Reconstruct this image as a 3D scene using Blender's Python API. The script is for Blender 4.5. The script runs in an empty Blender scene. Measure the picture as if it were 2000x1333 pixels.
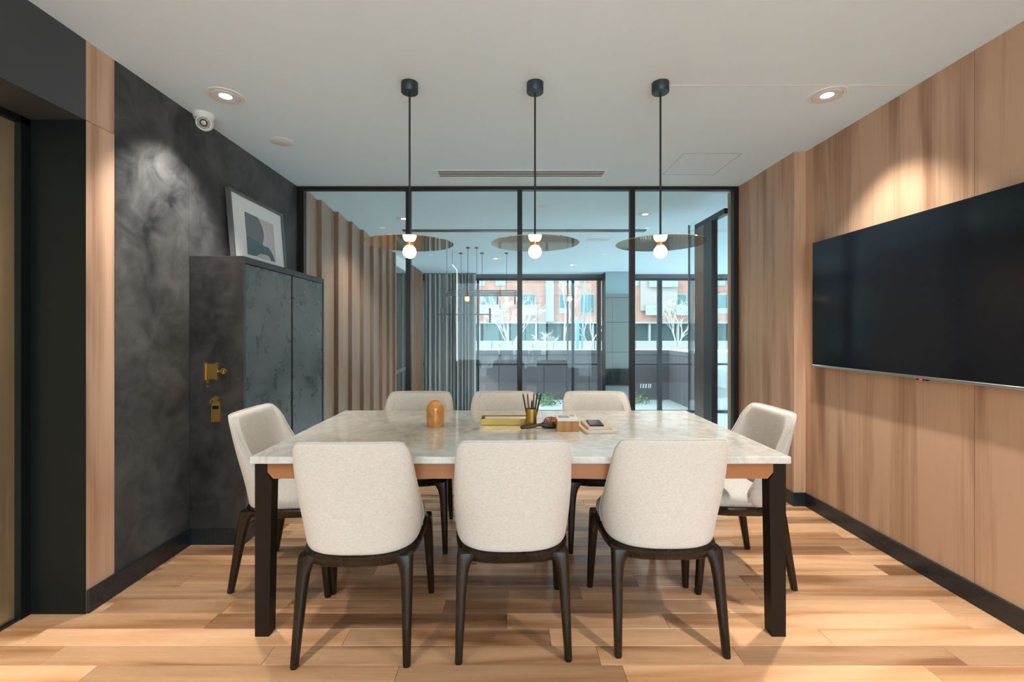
import bpy, bmesh, math, random
from mathutils import Vector, Matrix
random.seed(7)
scene = bpy.context.scene
C = scene.collection
PI = math.pi

# ------------------------------------------------------------------ camera, world, exposure
F = 889.0                      # focal length in pixels of the 2000 px frame
CAMZ = 1.275
cam_data = bpy.data.cameras.new('camera')
cam_data.sensor_width = 36.0
cam_data.lens = F / 2000 * 36
cam_data.shift_x = 0.005
cam_data.shift_y = -0.00925
cam_data.clip_start = 0.05
cam = bpy.data.objects.new('camera', cam_data)
cam.location = (0, 0, CAMZ)
cam.rotation_euler = (PI / 2, 0, 0)
C.objects.link(cam)
scene.camera = cam
scene.view_settings.view_transform = 'Standard'
scene.view_settings.look = 'None'
scene.view_settings.exposure = 0.0
scene.view_settings.gamma = 1.0
scene.view_settings.use_curve_mapping = False

world = bpy.data.worlds.new('sky')
scene.world = world
world.use_nodes = True
bg = world.node_tree.nodes['Background']
bg.inputs[0].default_value = (0.75, 0.885, 1.0, 1)
bg.inputs[1].default_value = 7.0

sun_data = bpy.data.lights.new('sun', 'SUN')
sun_data.energy = 5.0
sun_data.angle = 0.02
sun_data.color = (1.0, 0.95, 0.88)
sun = bpy.data.objects.new('sun', sun_data)
sun.rotation_euler = Vector((0.62, 0.42, -0.66)).to_track_quat('-Z', 'Y').to_euler()
sun.location = (0, 0, 30)
C.objects.link(sun)

DOWNLIGHT_W = 85.0            # watts of each recessed spot
BULB_STRENGTH = 58.0

# main dimensions (metres; y is depth from the camera)
XL, XR, XB = -1.90, 2.186, 2.10
CEIL = 2.591
YG = 4.15                      # glass partition
YB = -2.6                      # back wall
YW = 10.5                      # lounge window wall
ZL = -0.60                     # sunken lounge floor

# ------------------------------------------------------------------ helpers
def link(o, parent=None):
    C.objects.link(o)
    if parent is not None:
        o.parent = parent
    return o

def obj(name, bm, mat, parent=None, smooth=False, angle=None):
    me = bpy.data.meshes.new(name)
    bm.normal_update()
    bm.to_mesh(me); bm.free()
    if mat is not None:
        me.materials.append(mat)
    if smooth:
        for p in me.polygons: p.use_smooth = True
        if angle is not None:
            me.set_sharp_from_angle(angle=math.radians(angle))
    o = bpy.data.objects.new(name, me)
    return link(o, parent)

def tag(o, label, cat, group=None):
    o['label'] = label; o['category'] = cat
    if group: o['group'] = group
    return o

def thing(name, label, cat, loc=(0, 0, 0), rotz=0, group=None):
    o = bpy.data.objects.new(name, None)
    o.empty_display_size = 0.1
    o.location = loc; o.rotation_euler = (0, 0, rotz)
    C.objects.link(o)
    return tag(o, label, cat, group)

def struct(o):
    o['kind'] = 'structure'
    return o

def struct_empty(name, loc=(0, 0, 0)):
    o = bpy.data.objects.new(name, None)
    o.location = loc
    C.objects.link(o)
    return struct(o)

def copy_tree(o, parent=None):
    c = o.copy(); C.objects.link(c); c.parent = parent
    for ch in list(o.children):
        copy_tree(ch, c)
    return c

def add_box(bm, x0, x1, y0, y1, z0, z1, bevel=0.0, seg=1):
    r = bmesh.ops.create_cube(bm, size=1.0)
    vs = r['verts']
    for v in vs:
        v.co = Vector(((x0 + x1) / 2 + v.co.x * (x1 - x0), (y0 + y1) / 2 + v.co.y * (y1 - y0), (z0 + z1) / 2 + v.co.z * (z1 - z0)))
    if bevel > 0:
        es = list({e for v in vs for e in v.link_edges})
        bmesh.ops.bevel(bm, geom=es, offset=bevel, segments=seg, affect='EDGES', profile=0.5)
    return vs

def box(name, x0, x1, y0, y1, z0, z1, mat, parent=None, bevel=0.0, seg=1):
    bm = bmesh.new()
    add_box(bm, x0, x1, y0, y1, z0, z1, bevel, seg)
    return obj(name, bm, mat, parent)

def add_rings(bm, rings, cap0=True, cap1=True, closed=False):
    """skin a list of equal-length vertex rings"""
    vr = [[bm.verts.new(p) for p in ring] for ring in rings]
    n = len(vr[0])
    pairs = list(zip(vr[:-1], vr[1:]))
    if closed: pairs.append((vr[-1], vr[0]))
    for a, b in pairs:
        for i in range(n):
            j = (i + 1) % n
            bm.faces.new((a[i], a[j], b[j], b[i]))
    if not closed:
        if cap0: bm.faces.new(list(reversed(vr[0])))
        if cap1: bm.faces.new(vr[-1])
    return vr

def add_lathe(bm, prof, cx=0, cy=0, cz=0, n=32):
    """prof: list of (r, z), bottom to top"""
    rings = [[(cx + max(r, 1e-4) * math.cos(2 * PI * i / n), cy + max(r, 1e-4) * math.sin(2 * PI * i / n), cz + z) for i in range(n)] for r, z in prof]
    add_rings(bm, rings)

def add_tube(bm, pts, r, n=8, r_end=None):
    pts = [Vector(p) for p in pts]
    rings = []
    for i, p in enumerate(pts):
        d = (pts[min(i + 1, len(pts) - 1)] - pts[max(i - 1, 0)]).normalized()
        up = Vector((0, 0, 1)) if abs(d.z) < 0.95 else Vector((1, 0, 0))
        a = d.cross(up).normalized(); b = d.cross(a).normalized()
        rr = r if r_end is None else r + (r_end - r) * i / (len(pts) - 1)
        rings.append([p + rr * (math.cos(2 * PI * k / n) * a + math.sin(2 * PI * k / n) * b) for k in range(n)])
    add_rings(bm, rings)
    bmesh.ops.recalc_face_normals(bm, faces=bm.faces)

def add_prism(bm, poly, axis, a0, a1):
    """extrude a 2-D polygon between a0 and a1 along axis (0 x, 1 y, 2 z)"""
    def mk(p, a):
        if axis == 0: return (a, p[0], p[1])
        if axis == 1: return (p[0], a, p[1])
        return (p[0], p[1], a)
    add_rings(bm, [[mk(p, a0) for p in poly], [mk(p, a1) for p in poly]])
    bmesh.ops.recalc_face_normals(bm, faces=bm.faces)

def lerp_table(tab, t):
    for (a, va), (b, vb) in zip(tab[:-1], tab[1:]):
        if t <= b:
            k = (t - a) / (b - a)
            k = max(0, min(1, k))
            return va + (vb - va) * k
    return tab[-1][1]

def sup(a, w, h, n):
    c, s = math.cos(a), math.sin(a)
    return (w * math.copysign(abs(c) ** (2 / n), c), h * math.copysign(abs(s) ** (2 / n), s))

# ------------------------------------------------------------------ materials
class NT:
    def __init__(self, name):
        self.m = bpy.data.materials.new(name); self.m.use_nodes = True
        self.t = self.m.node_tree; self.n = self.t.nodes; self.l = self.t.links
        self.b = self.n['Principled BSDF']
        self.out = self.n['Material Output']
    def add(self, ty, **kw):
        nd = self.n.new(ty)
        for k, v in kw.items():
            if k.startswith('i_'):
                nd.inputs[k[2:].replace('_', ' ')].default_value = v
            else:
                setattr(nd, k, v)
        return nd
    def k(self, a, b): self.l.new(a, b)
    def ramp(self, fac, stops):
        r = self.add('ShaderNodeValToRGB')
        cr = r.color_ramp
        while len(cr.elements) < len(stops): cr.elements.new(0.5)
        for e, (p, c) in zip(cr.elements, stops):
            e.position = p; e.color = c if len(c) == 4 else (*c, 1)
        self.k(fac, r.inputs[0])
        return r

def simple(name, col, rough=0.5, metal=0.0, spec=0.5, emit=None, estr=0.0, coat=0.0):
    s = NT(name); b = s.b
    b.inputs['Base Color'].default_value = (*col, 1)
    b.inputs['Roughness'].default_value = rough
    b.inputs['Metallic'].default_value = metal
    b.inputs['Specular IOR Level'].default_value = spec
    b.inputs['Coat Weight'].default_value = coat
    if emit:
        b.inputs['Emission Color'].default_value = (*emit, 1)
        b.inputs['Emission Strength'].default_value = estr
    # a little surface variation so that no surface is perfectly even
    nz = s.add('ShaderNodeTexNoise', i_Scale=35.0, i_Detail=3.0)
    mr = s.add('ShaderNodeMapRange')
    mr.inputs['To Min'].default_value = max(0.0, rough - 0.04); mr.inputs['To Max'].default_value = min(1.0, rough + 0.04)
    s.k(nz.outputs['Fac'], mr.inputs['Value']); s.k(mr.outputs[0], b.inputs['Roughness'])
    return s.m

def wood(name, light, mid, dark, axis='Z', rough=0.4, fine=1.0, vary=0.35, spec=0.4, coat=0.0, bump=0.03, cath=0.55, stops=(0.22, 0.46, 0.72)):
    """grain runs along axis; each object gets its own offset and tone"""
    s = NT(name); b = s.b
    tc = s.add('ShaderNodeTexCoord'); oi = s.add('ShaderNodeObjectInfo')
    off = s.add('ShaderNodeVectorMath', operation='SCALE'); off.inputs[0].default_value = (17.3, 29.1, 11.7)
    s.k(oi.outputs['Random'], off.inputs['Scale'])
    ad = s.add('ShaderNodeVectorMath', operation='ADD')
    s.k(tc.outputs['Object'], ad.inputs[0]); s.k(off.outputs[0], ad.inputs[1])
    def mapping(along, across):
        mp = s.add('ShaderNodeMapping')
        sc = {'X': (along, across, across), 'Y': (across, along, across), 'Z': (across, across, along)}[axis]
        mp.inputs['Scale'].default_value = sc
        s.k(ad.outputs[0], mp.inputs['Vector'])
        return mp
    m1 = mapping(0.55 * fine, 5.0 * fine)          # broad cathedral figure
    n1 = s.add('ShaderNodeTexNoise', i_Scale=1.0, i_Detail=2.0, i_Roughness=0.45, i_Distortion=0.5)
    s.k(m1.outputs[0], n1.inputs['Vector'])
    mul = s.add('ShaderNodeMath', operation='MULTIPLY'); mul.inputs[1].default_value = 16.0
    s.k(n1.outputs['Fac'], mul.inputs[0])
    fr = s.add('ShaderNodeMath', operation='SINE'); s.k(mul.outputs[0], fr.inputs[0])
    r01 = s.add('ShaderNodeMapRange'); r01.inputs['From Min'].default_value = -1; r01.inputs['From Max'].default_value = 1
    s.k(fr.outputs[0], r01.inputs['Value'])
    m2 = mapping(1.4 * fine, 70.0 * fine)          # fine straight streaks
    n2 = s.add('ShaderNodeTexNoise', i_Scale=1.0, i_Detail=5.0, i_Roughness=0.6)
    s.k(m2.outputs[0], n2.inputs['Vector'])
    m3 = mapping(0.35 * fine, 9.0 * fine)          # slow tone bands
    n3 = s.add('ShaderNodeTexNoise', i_Scale=1.0, i_Detail=2.0)
    s.k(m3.outputs[0], n3.inputs['Vector'])
    mx = s.add('ShaderNodeMix', data_type='FLOAT'); mx.inputs[0].default_value = 1 - cath
    s.k(r01.outputs[0], mx.inputs[2]); s.k(n2.outputs['Fac'], mx.inputs[3])
    mx2 = s.add('ShaderNodeMix', data_type='FLOAT'); mx2.inputs[0].default_value = 0.45
    s.k(mx.outputs[0], mx2.inputs[2]); s.k(n3.outputs['Fac'], mx2.inputs[3])
    rp = s.ramp(mx2.outputs[0], [(stops[0], dark), (stops[1], mid), (stops[2], light)])
    hs = s.add('ShaderNodeHueSaturation')
    mr = s.add('ShaderNodeMapRange'); mr.inputs['To Min'].default_value = 1 - vary; mr.inputs['To Max'].default_value = 1 + vary * 0.5
    s.k(oi.outputs['Random'], mr.inputs['Value'])
    s.k(mr.outputs[0], hs.inputs['Value']); s.k(rp.outputs['Color'], hs.inputs['Color'])
    s.k(hs.outputs[0], b.inputs['Base Color'])
    rr = s.add('ShaderNodeMapRange'); rr.inputs['To Min'].default_value = rough - 0.06; rr.inputs['To Max'].default_value = rough + 0.1
    s.k(n2.outputs['Fac'], rr.inputs['Value']); s.k(rr.outputs[0], b.inputs['Roughness'])
    b.inputs['Specular IOR Level'].default_value = spec
    b.inputs['Coat Weight'].default_value = coat
    b.inputs['Coat Roughness'].default_value = 0.15
    bp = s.add('ShaderNodeBump'); bp.inputs['Strength'].default_value = bump; bp.inputs['Distance'].default_value = 0.004
    s.k(n2.outputs['Fac'], bp.inputs['Height']); s.k(bp.outputs[0], b.inputs['Normal'])
    return s.m

def plaster(name, base, pale, scale=1.6, contrast=(0.42, 0.72), rough=(0.32, 0.6), dist=2.2, spec=0.5, mix=0.35, bump=0.10):
    """dark trowelled plaster with cloudy sweeps"""
    s = NT(name); b = s.b
    tc = s.add('ShaderNodeTexCoord')
    n1 = s.add('ShaderNodeTexNoise', i_Scale=scale, i_Detail=6.0, i_Roughness=0.55, i_Distortion=dist)
    s.k(tc.outputs['Object'], n1.inputs['Vector'])
    n2 = s.add('ShaderNodeTexNoise', i_Scale=scale * 4.2, i_Detail=8.0, i_Roughness=0.65, i_Distortion=dist * 1.3)
    s.k(tc.outputs['Object'], n2.inputs['Vector'])
    mx = s.add('ShaderNodeMix', data_type='FLOAT'); mx.inputs[0].default_value = mix
    s.k(n1.outputs['Fac'], mx.inputs[2]); s.k(n2.outputs['Fac'], mx.inputs[3])
    rp = s.ramp(mx.outputs[0], [(contrast[0], base), (contrast[1], pale)])
    s.k(rp.outputs['Color'], b.inputs['Base Color'])
    mr = s.add('ShaderNodeMapRange'); mr.inputs['From Min'].default_value = 0.3; mr.inputs['From Max'].default_value = 0.7
    mr.inputs['To Min'].default_value = rough[0]; mr.inputs['To Max'].default_value = rough[1]
    s.k(n2.outputs['Fac'], mr.inputs['Value']); s.k(mr.outputs[0], b.inputs['Roughness'])
    bp = s.add('ShaderNodeBump'); bp.inputs['Strength'].default_value = bump; bp.inputs['Distance'].default_value = 0.01
    s.k(n2.outputs['Fac'], bp.inputs['Height']); s.k(bp.outputs[0], b.inputs['Normal'])
    b.inputs['Specular IOR Level'].default_value = spec
    return s.m

def glass(name, tint=(0.86, 0.94, 0.93), refl=0.045, boost=1.0):
    s = NT(name); s.n.remove(s.b)
    tr = s.add('ShaderNodeBsdfTransparent'); tr.inputs[0].default_value = (*tint, 1)
    gl = s.add('ShaderNodeBsdfGlossy'); gl.inputs['Roughness'].default_value = 0.0
    gl.inputs[0].default_value = (0.95, 1, 1, 1)
    lw = s.add('ShaderNodeLayerWeight'); lw.inputs['Blend'].default_value = 0.5
    pw = s.add('ShaderNodeMath', operation='POWER'); pw.inputs[1].default_value = 5.0
    s.k(lw.outputs['Facing'], pw.inputs[0])
    ma = s.add('ShaderNodeMath', operation='MULTIPLY_ADD'); ma.inputs[1].default_value = (1 - refl) * boost; ma.inputs[2].default_value = refl
    s.k(pw.outputs[0], ma.inputs[0])
    mx = s.add('ShaderNodeMixShader')
    s.k(ma.outputs[0], mx.inputs[0]); s.k(tr.outputs[0], mx.inputs[1]); s.k(gl.outputs[0], mx.inputs[2])
    s.k(mx.outputs[0], s.out.inputs['Surface'])
    return s.m

def fabric(name, col, col2):
    s = NT(name); b = s.b
    tc = s.add('ShaderNodeTexCoord')
    mp = s.add('ShaderNodeMapping'); mp.inputs['Scale'].default_value = (90, 90, 420)
    s.k(tc.outputs['Object'], mp.inputs['Vector'])
    n = s.add('ShaderNodeTexNoise', i_Scale=1.0, i_Detail=3.0, i_Roughness=0.6)
    s.k(mp.outputs[0], n.inputs['Vector'])
    rp = s.ramp(n.outputs['Fac'], [(0.3, col2), (0.65, col)])
    s.k(rp.outputs['Color'], b.inputs['Base Color'])
    b.inputs['Roughness'].default_value = 0.85
    b.inputs['Specular IOR Level'].default_value = 0.2
    b.inputs['Sheen Weight'].default_value = 0.15
    bp = s.add('ShaderNodeBump'); bp.inputs['Strength'].default_value = 0.12; bp.inputs['Distance'].default_value = 0.002
    s.k(n.outputs['Fac'], bp.inputs['Height']); s.k(bp.outputs[0], b.inputs['Normal'])
    return s.m

def marble(name):
    s = NT(name); b = s.b
    tc = s.add('ShaderNodeTexCoord')
    n1 = s.add('ShaderNodeTexNoise', i_Scale=3.2, i_Detail=9.0, i_Roughness=0.62, i_Distortion=1.4)
    s.k(tc.outputs['Object'], n1.inputs['Vector'])
    ab = s.add('ShaderNodeMath', operation='SUBTRACT'); ab.inputs[1].default_value = 0.5
    s.k(n1.outputs['Fac'], ab.inputs[0])
    ab2 = s.add('ShaderNodeMath', operation='ABSOLUTE'); s.k(ab.outputs[0], ab2.inputs[0])
    vein = s.ramp(ab2.outputs[0], [(0.0, (0.58, 0.57, 0.53)), (0.03, (0.68, 0.66, 0.61)), (0.12, (0.73, 0.71, 0.66))])
    n2 = s.add('ShaderNodeTexNoise', i_Scale=22.0, i_Detail=6.0, i_Roughness=0.7)
    s.k(tc.outputs['Object'], n2.inputs['Vector'])
    sp = s.ramp(n2.outputs['Fac'], [(0.32, (0.72, 0.71, 0.68)), (0.6, (1, 1, 1))])
    mx = s.add('ShaderNodeMix', data_type='RGBA', blend_type='MULTIPLY'); mx.inputs[0].default_value = 0.75
    s.k(vein.outputs['Color'], mx.inputs[6]); s.k(sp.outputs['Color'], mx.inputs[7])
    s.k(mx.outputs[2], b.inputs['Base Color'])
    b.inputs['Roughness'].default_value = 0.09
    b.inputs['Specular IOR Level'].default_value = 0.6
    return s.m

def brushed(name, col, rough=0.25, scale=(3, 260, 260), amount=0.12):
    s = NT(name); b = s.b
    b.inputs['Base Color'].default_value = (*col, 1); b.inputs['Metallic'].default_value = 1.0
    tc = s.add('ShaderNodeTexCoord'); mp = s.add('ShaderNodeMapping'); mp.inputs['Scale'].default_value = scale
    s.k(tc.outputs['Object'], mp.inputs['Vector'])
    n = s.add('ShaderNodeTexNoise', i_Scale=1.0, i_Detail=3.0); s.k(mp.outputs[0], n.inputs['Vector'])
    mr = s.add('ShaderNodeMapRange'); mr.inputs['To Min'].default_value = rough - amount; mr.inputs['To Max'].default_value = rough + amount
    s.k(n.outputs['Fac'], mr.inputs['Value']); s.k(mr.outputs[0], b.inputs['Roughness'])
    return s.m

def blotchy(name, stops, scale=30.0, rough=0.3, metal=0.0, coat=0.0, detail=4.0, sss=0.0):
    s = NT(name); b = s.b
    tc = s.add('ShaderNodeTexCoord')
    n = s.add('ShaderNodeTexNoise', i_Scale=scale, i_Detail=detail, i_Distortion=0.6)
    s.k(tc.outputs['Object'], n.inputs['Vector'])
    rp = s.ramp(n.outputs['Fac'], stops); s.k(rp.outputs['Color'], b.inputs['Base Color'])
    b.inputs['Roughness'].default_value = rough; b.inputs['Metallic'].default_value = metal
    b.inputs['Coat Weight'].default_value = coat
    if sss:
        b.inputs['Subsurface Weight'].default_value = sss
        b.inputs['Subsurface Radius'].default_value = (0.04, 0.02, 0.008)
    return s.m

def emitter(name, col, strength):
    s = NT(name); s.n.remove(s.b)
    e = s.add('ShaderNodeEmission'); e.inputs[0].default_value = (*col, 1); e.inputs[1].default_value = strength
    s.k(e.outputs[0], s.out.inputs['Surface'])
    return s.m

M = {}
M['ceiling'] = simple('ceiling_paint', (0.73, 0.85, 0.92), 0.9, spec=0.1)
M['white'] = simple('white_enamel', (0.78, 0.78, 0.76), 0.4)
M['shadow_line'] = simple('dark_joint', (0.03, 0.03, 0.03), 0.8)
M['floor_wood'] = wood('walnut_floor', (0.72, 0.43, 0.24), (0.57, 0.305, 0.152), (0.29, 0.13, 0.056), 'X', rough=0.25, vary=0.42, spec=0.5, fine=1.15, bump=0.02, cath=0.72)
M['floor_base'] = simple('floor_joint', (0.10, 0.06, 0.035), 0.8)
M['panel_wood'] = wood('walnut_veneer', (0.57, 0.365, 0.235), (0.46, 0.275, 0.168), (0.31, 0.168, 0.095), 'Z', rough=0.34, vary=0.03, spec=0.45, cath=0.34, stops=(0.33, 0.47, 0.60), bump=0.05)
M['pale_wood'] = wood('pale_walnut_veneer', (0.66, 0.43, 0.29), (0.53, 0.32, 0.205), (0.33, 0.18, 0.108), 'Z', rough=0.38, vary=0.08, spec=0.4, cath=0.42, stops=(0.30, 0.46, 0.62))
M['fin_wood'] = wood('brown_fin_veneer', (0.40, 0.235, 0.16), (0.32, 0.18, 0.12), (0.22, 0.115, 0.075), 'Z', rough=0.30, vary=0.12, spec=0.6, cath=0.2)
M['apron_wood'] = wood('apron_walnut', (0.40, 0.17, 0.07), (0.31, 0.12, 0.046), (0.18, 0.065, 0.025), 'X', rough=0.35, vary=0.1)
M['plaster'] = plaster('black_plaster', (0.013, 0.014, 0.016), (0.145, 0.142, 0.138), scale=1.3, contrast=(0.36, 0.72), rough=(0.45, 0.7), spec=0.25, dist=0.9, mix=0.42, bump=0.05)
M['cab_plaster'] = plaster('charcoal_plaster', (0.011, 0.010, 0.010), (0.055, 0.050, 0.047), scale=2.2, contrast=(0.36, 0.66), rough=(0.28, 0.5), dist=1.2, spec=0.5, mix=0.45, bump=0.04)
M['door_daylit'] = plaster('daylit_door_plaster', (0.022, 0.022, 0.024), (0.13, 0.13, 0.13), scale=1.5, contrast=(0.36, 0.64), rough=(0.20, 0.42), dist=0.3, spec=0.8, mix=0.3, bump=0.02)  # cabinet plaster made paler, reflected daylight painted into the doors
M['lintel'] = simple('charcoal_paint', (0.045, 0.050, 0.056), 0.45)
M['jamb'] = simple('black_lacquer', (0.007, 0.010, 0.010), 0.5, spec=0.15)
M['skirting'] = simple('black_skirting', (0.014, 0.017, 0.021), 0.28)
M['black_metal'] = simple('black_metal', (0.012, 0.012, 0.013), 0.4, 0.2)
M['lift'] = brushed('brushed_brass_door', (0.82, 0.70, 0.46), 0.5, (90, 90, 0.8))
M['frame_metal'] = simple('bronze_black_frame', (0.016, 0.014, 0.012), 0.35, 0.3)
M['glass'] = glass('partition_glass', (0.91, 0.965, 0.96), 0.014)
M['clear'] = glass('window_glass', (0.95, 0.985, 0.985), 0.03)
M['mirror_glass'] = simple('smoked_mirror', (0.45, 0.52, 0.53), 0.04, 1.0)
M['fabric'] = fabric('cream_fabric', (0.70, 0.66, 0.60), (0.56, 0.52, 0.465))
M['frame_wood'] = wood('espresso_wood', (0.022, 0.012, 0.006), (0.015, 0.008, 0.004), (0.009, 0.005, 0.003), 'Z', rough=0.24, vary=0.05, spec=0.3, bump=0.01)
M['leg_metal'] = simple('dark_bronze_leg', (0.012, 0.008, 0.005), 0.42, 0.0, spec=0.22)
M['marble'] = marble('pale_marble')
M['brass'] = brushed('polished_brass', (0.52, 0.35, 0.10), 0.36, (220, 220, 3), 0.08)
M['brass_plate'] = brushed('brass_plate', (0.62, 0.38, 0.10), 0.36, (4, 4, 160), 0.1)
M['disc'] = simple('mirror_brass_disc', (0.95, 0.80, 0.56), 0.05, 1.0)
M['socket'] = simple('aged_brass_socket', (0.30, 0.20, 0.10), 0.35, 1.0)
M['bulb'] = emitter('warm_bulb', (1.0, 0.66, 0.32), BULB_STRENGTH)
M['canopy'] = simple('blue_black_canopy', (0.018, 0.030, 0.038), 0.4)
M['cord'] = simple('black_cord', (0.012, 0.012, 0.013), 0.6)
M['lens'] = emitter('downlight_lens', (1.0, 0.97, 0.92), 12.0)
M['reflector'] = simple('downlight_reflector', (0.72, 0.72, 0.72), 0.35)
M['screen'] = simple('television_screen', (0.004, 0.006, 0.010), 0.12, spec=0.55)
M['silver'] = simple('brushed_aluminium', (0.62, 0.66, 0.68), 0.3, 1.0)
M['red_led'] = simple('red_led', (0.6, 0.03, 0.05), 0.3, emit=(1, 0.05, 0.1), estr=1.5)
M['onyx'] = blotchy('amber_stone', [(0.3, (0.44, 0.15, 0.03)), (0.5, (0.62, 0.26, 0.06)), (0.75, (0.75, 0.38, 0.12))], 18, 0.16, coat=0.5, sss=0.15)
M['speckle'] = blotchy('speckled_red_stone', [(0.42, (0.07, 0.012, 0.006)), (0.52, (0.30, 0.06, 0.02)), (0.60, (0.75, 0.36, 0.22))], 130, 0.15, coat=0.6)
M['dark_leather'] = blotchy('dark_brown_gloss', [(0.4, (0.018, 0.009, 0.006)), (0.6, (0.07, 0.028, 0.02))], 90, 0.3, coat=0.3)
M['box_wood'] = wood('oak_block', (0.55, 0.30, 0.11), (0.46, 0.22, 0.07), (0.33, 0.15, 0.045), 'Z', rough=0.4, vary=0.05, fine=3.0)
M['paper'] = simple('white_paper', (0.80, 0.80, 0.79), 0.8)
M['ink'] = simple('grey_blue_print', (0.30, 0.36, 0.42), 0.8)
M['notebook'] = simple('beige_cloth_cover', (0.60, 0.50, 0.38), 0.7)
M['notebook2'] = simple('sand_cloth_cover', (0.66, 0.56, 0.43), 0.7)
M['phone'] = simple('dark_phone_glass', (0.02, 0.026, 0.034), 0.12)
M['ribbon'] = simple('brown_ribbon', (0.35, 0.16, 0.08), 0.6)
M['pencil'] = simple('black_pencil', (0.018, 0.017, 0.017), 0.4)
M['pencil2'] = simple('brown_pencil', (0.20, 0.10, 0.05), 0.5)
M['cctv'] = simple('cream_white_plastic', (0.74, 0.73, 0.69), 0.4)
M['cctv_ring'] = blotchy('camera_led_ring', [(0.45, (0.14, 0.12, 0.08)), (0.55, (0.30, 0.27, 0.20))], 200, 0.3)
M['cctv_eye'] = simple('camera_lens_front', (0.42, 0.36, 0.24), 0.12)
M['pic_frame'] = simple('grey_picture_frame', (0.14, 0.135, 0.135), 0.4, 0.3)
M['mat_board'] = simple('white_mat_board', (0.78, 0.78, 0.77), 0.8)
M['print_pink'] = simple('print_pale_pink', (0.58, 0.52, 0.52), 0.6)
M['print_grey'] = simple('print_grey', (0.18, 0.19, 0.21), 0.6)
M['print_teal'] = simple('print_slate_teal', (0.10, 0.16, 0.19), 0.6)
M['print_line'] = simple('print_mauve_line', (0.40, 0.34, 0.36), 0.6)
M['curtain'] = fabric('grey_curtain', (0.40, 0.40, 0.395), (0.31, 0.31, 0.305))
M['window_metal'] = simple('grey_mauve_window_metal', (0.13, 0.12, 0.125), 0.4, 0.3)
M['window_dark'] = simple('blue_black_window_metal', (0.03, 0.035, 0.045), 0.35, 0.3)
M['bronze'] = simple('bronze_post', (0.19, 0.135, 0.10), 0.25, 0.8)
M['room_wall'] = simple('warm_wall_paint', (0.55, 0.53, 0.50), 0.85)
M['lounge_floor'] = simple('lounge_stone', (0.62, 0.61, 0.59), 0.3)
M['planter'] = simple('mauve_cladding', (0.135, 0.11, 0.12), 0.6)
M['joint'] = simple('cladding_joint', (0.05, 0.045, 0.05), 0.7)
M['pale_stone'] = simple('pale_terrace_stone', (0.42, 0.42, 0.40), 0.8)
M['low_wall'] = simple('pale_street_wall', (0.20, 0.20, 0.19), 0.8)
M['facade'] = blotchy('pink_brick_facade', [(0.35, (0.22, 0.105, 0.080)), (0.65, (0.25, 0.135, 0.105))], 2.0, 0.9)
M['facade_light'] = simple('pale_facade_bay', (0.22, 0.19, 0.175), 0.9)
M['shop_dark'] = simple('dark_shopfront', (0.022, 0.040, 0.042), 0.7, spec=0.1)
M['far_glass'] = simple('far_window_glass', (0.06, 0.105, 0.115), 0.6, spec=0.15)
M['far_frame'] = simple('far_window_frame', (0.18, 0.20, 0.20), 0.6)
M['bark'] = simple('pale_bark', (0.40, 0.38, 0.34), 0.8)
M['leaf'] = blotchy('pale_green_leaf', [(0.4, (0.12, 0.22, 0.07)), (0.6, (0.32, 0.42, 0.20))], 30, 0.7)
M['chandelier'] = simple('satin_grey_metal', (0.20, 0.19, 0.20), 0.5, 0.0)
M['glow_line_mat'] = emitter('glow_line', (1.0, 0.97, 0.88), 1.6)
M['blue_post'] = simple('pale_blue_post', (0.14, 0.24, 0.31), 0.6)

# ------------------------------------------------------------------ room shell
floor = struct(box('floor', -2.6, XR + 0.1, YB, YG + 0.06, -0.12, -0.012, M['floor_base']))
PW = 0.107
rnd = random.Random(3)
plank_mesh = {}
def plank(x0, x1, y0, y1):
    L = round(x1 - x0, 2); W = round(y1 - y0, 4)
    if (L, W) not in plank_mesh:
        bm = bmesh.new(); add_box(bm, -L / 2 + 0.0006, L / 2 - 0.0006, -W / 2 + 0.0006, W / 2 - 0.0006, -0.014, 0, 0.0008)
        me = bpy.data.meshes.new('plank'); bm.to_mesh(me); bm.free(); me.materials.append(M['floor_wood'])
        plank_mesh[(L, W)] = me
    o = bpy.data.objects.new('plank', plank_mesh[(L, W)])
    o.location = ((x0 + x1) / 2, (y0 + y1) / 2, 0)
    link(o, floor)
row0 = 1.738 - 10 * PW
nrow = int((YG + 0.03 - row0) / PW) + 1
for r in range(nrow):
    y0 = row0 + r * PW; y1 = min(y0 + PW, YG + 0.05)
    x = -2.2 - rnd.random() * 0.7
    while x < XR + 0.02:
        L = rnd.choice([0.55, 0.7, 0.85, 1.0, 1.15, 1.3])
        a, b_ = x, x + L
        x += L
        a2 = max(a, -2.2); b2 = min(b_, XR + 0.02)
        if b2 - a2 < 0.04: continue
        plank(round(a2, 2), round(b2, 2), y0, y1)
bm = bmesh.new()                                    # the strip of boards behind the camera
y = row0
while y > YB + PW:
    y -= PW
    x = -2.2 - rnd.random() * 0.7
    while x < XR + 0.02:
        L = rnd.choice([0.7, 0.85, 1.0, 1.15])
        a2 = max(x, -2.2); b2 = min(x + L, XR + 0.02); x += L
        if b2 - a2 > 0.05: add_box(bm, a2 + .0006, b2 - .0006, y + .0006, y + PW - .0006, -0.014, 0)
o = obj('plank_field', bm, M['floor_wood'], floor); o['kind'] = 'stuff'

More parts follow.
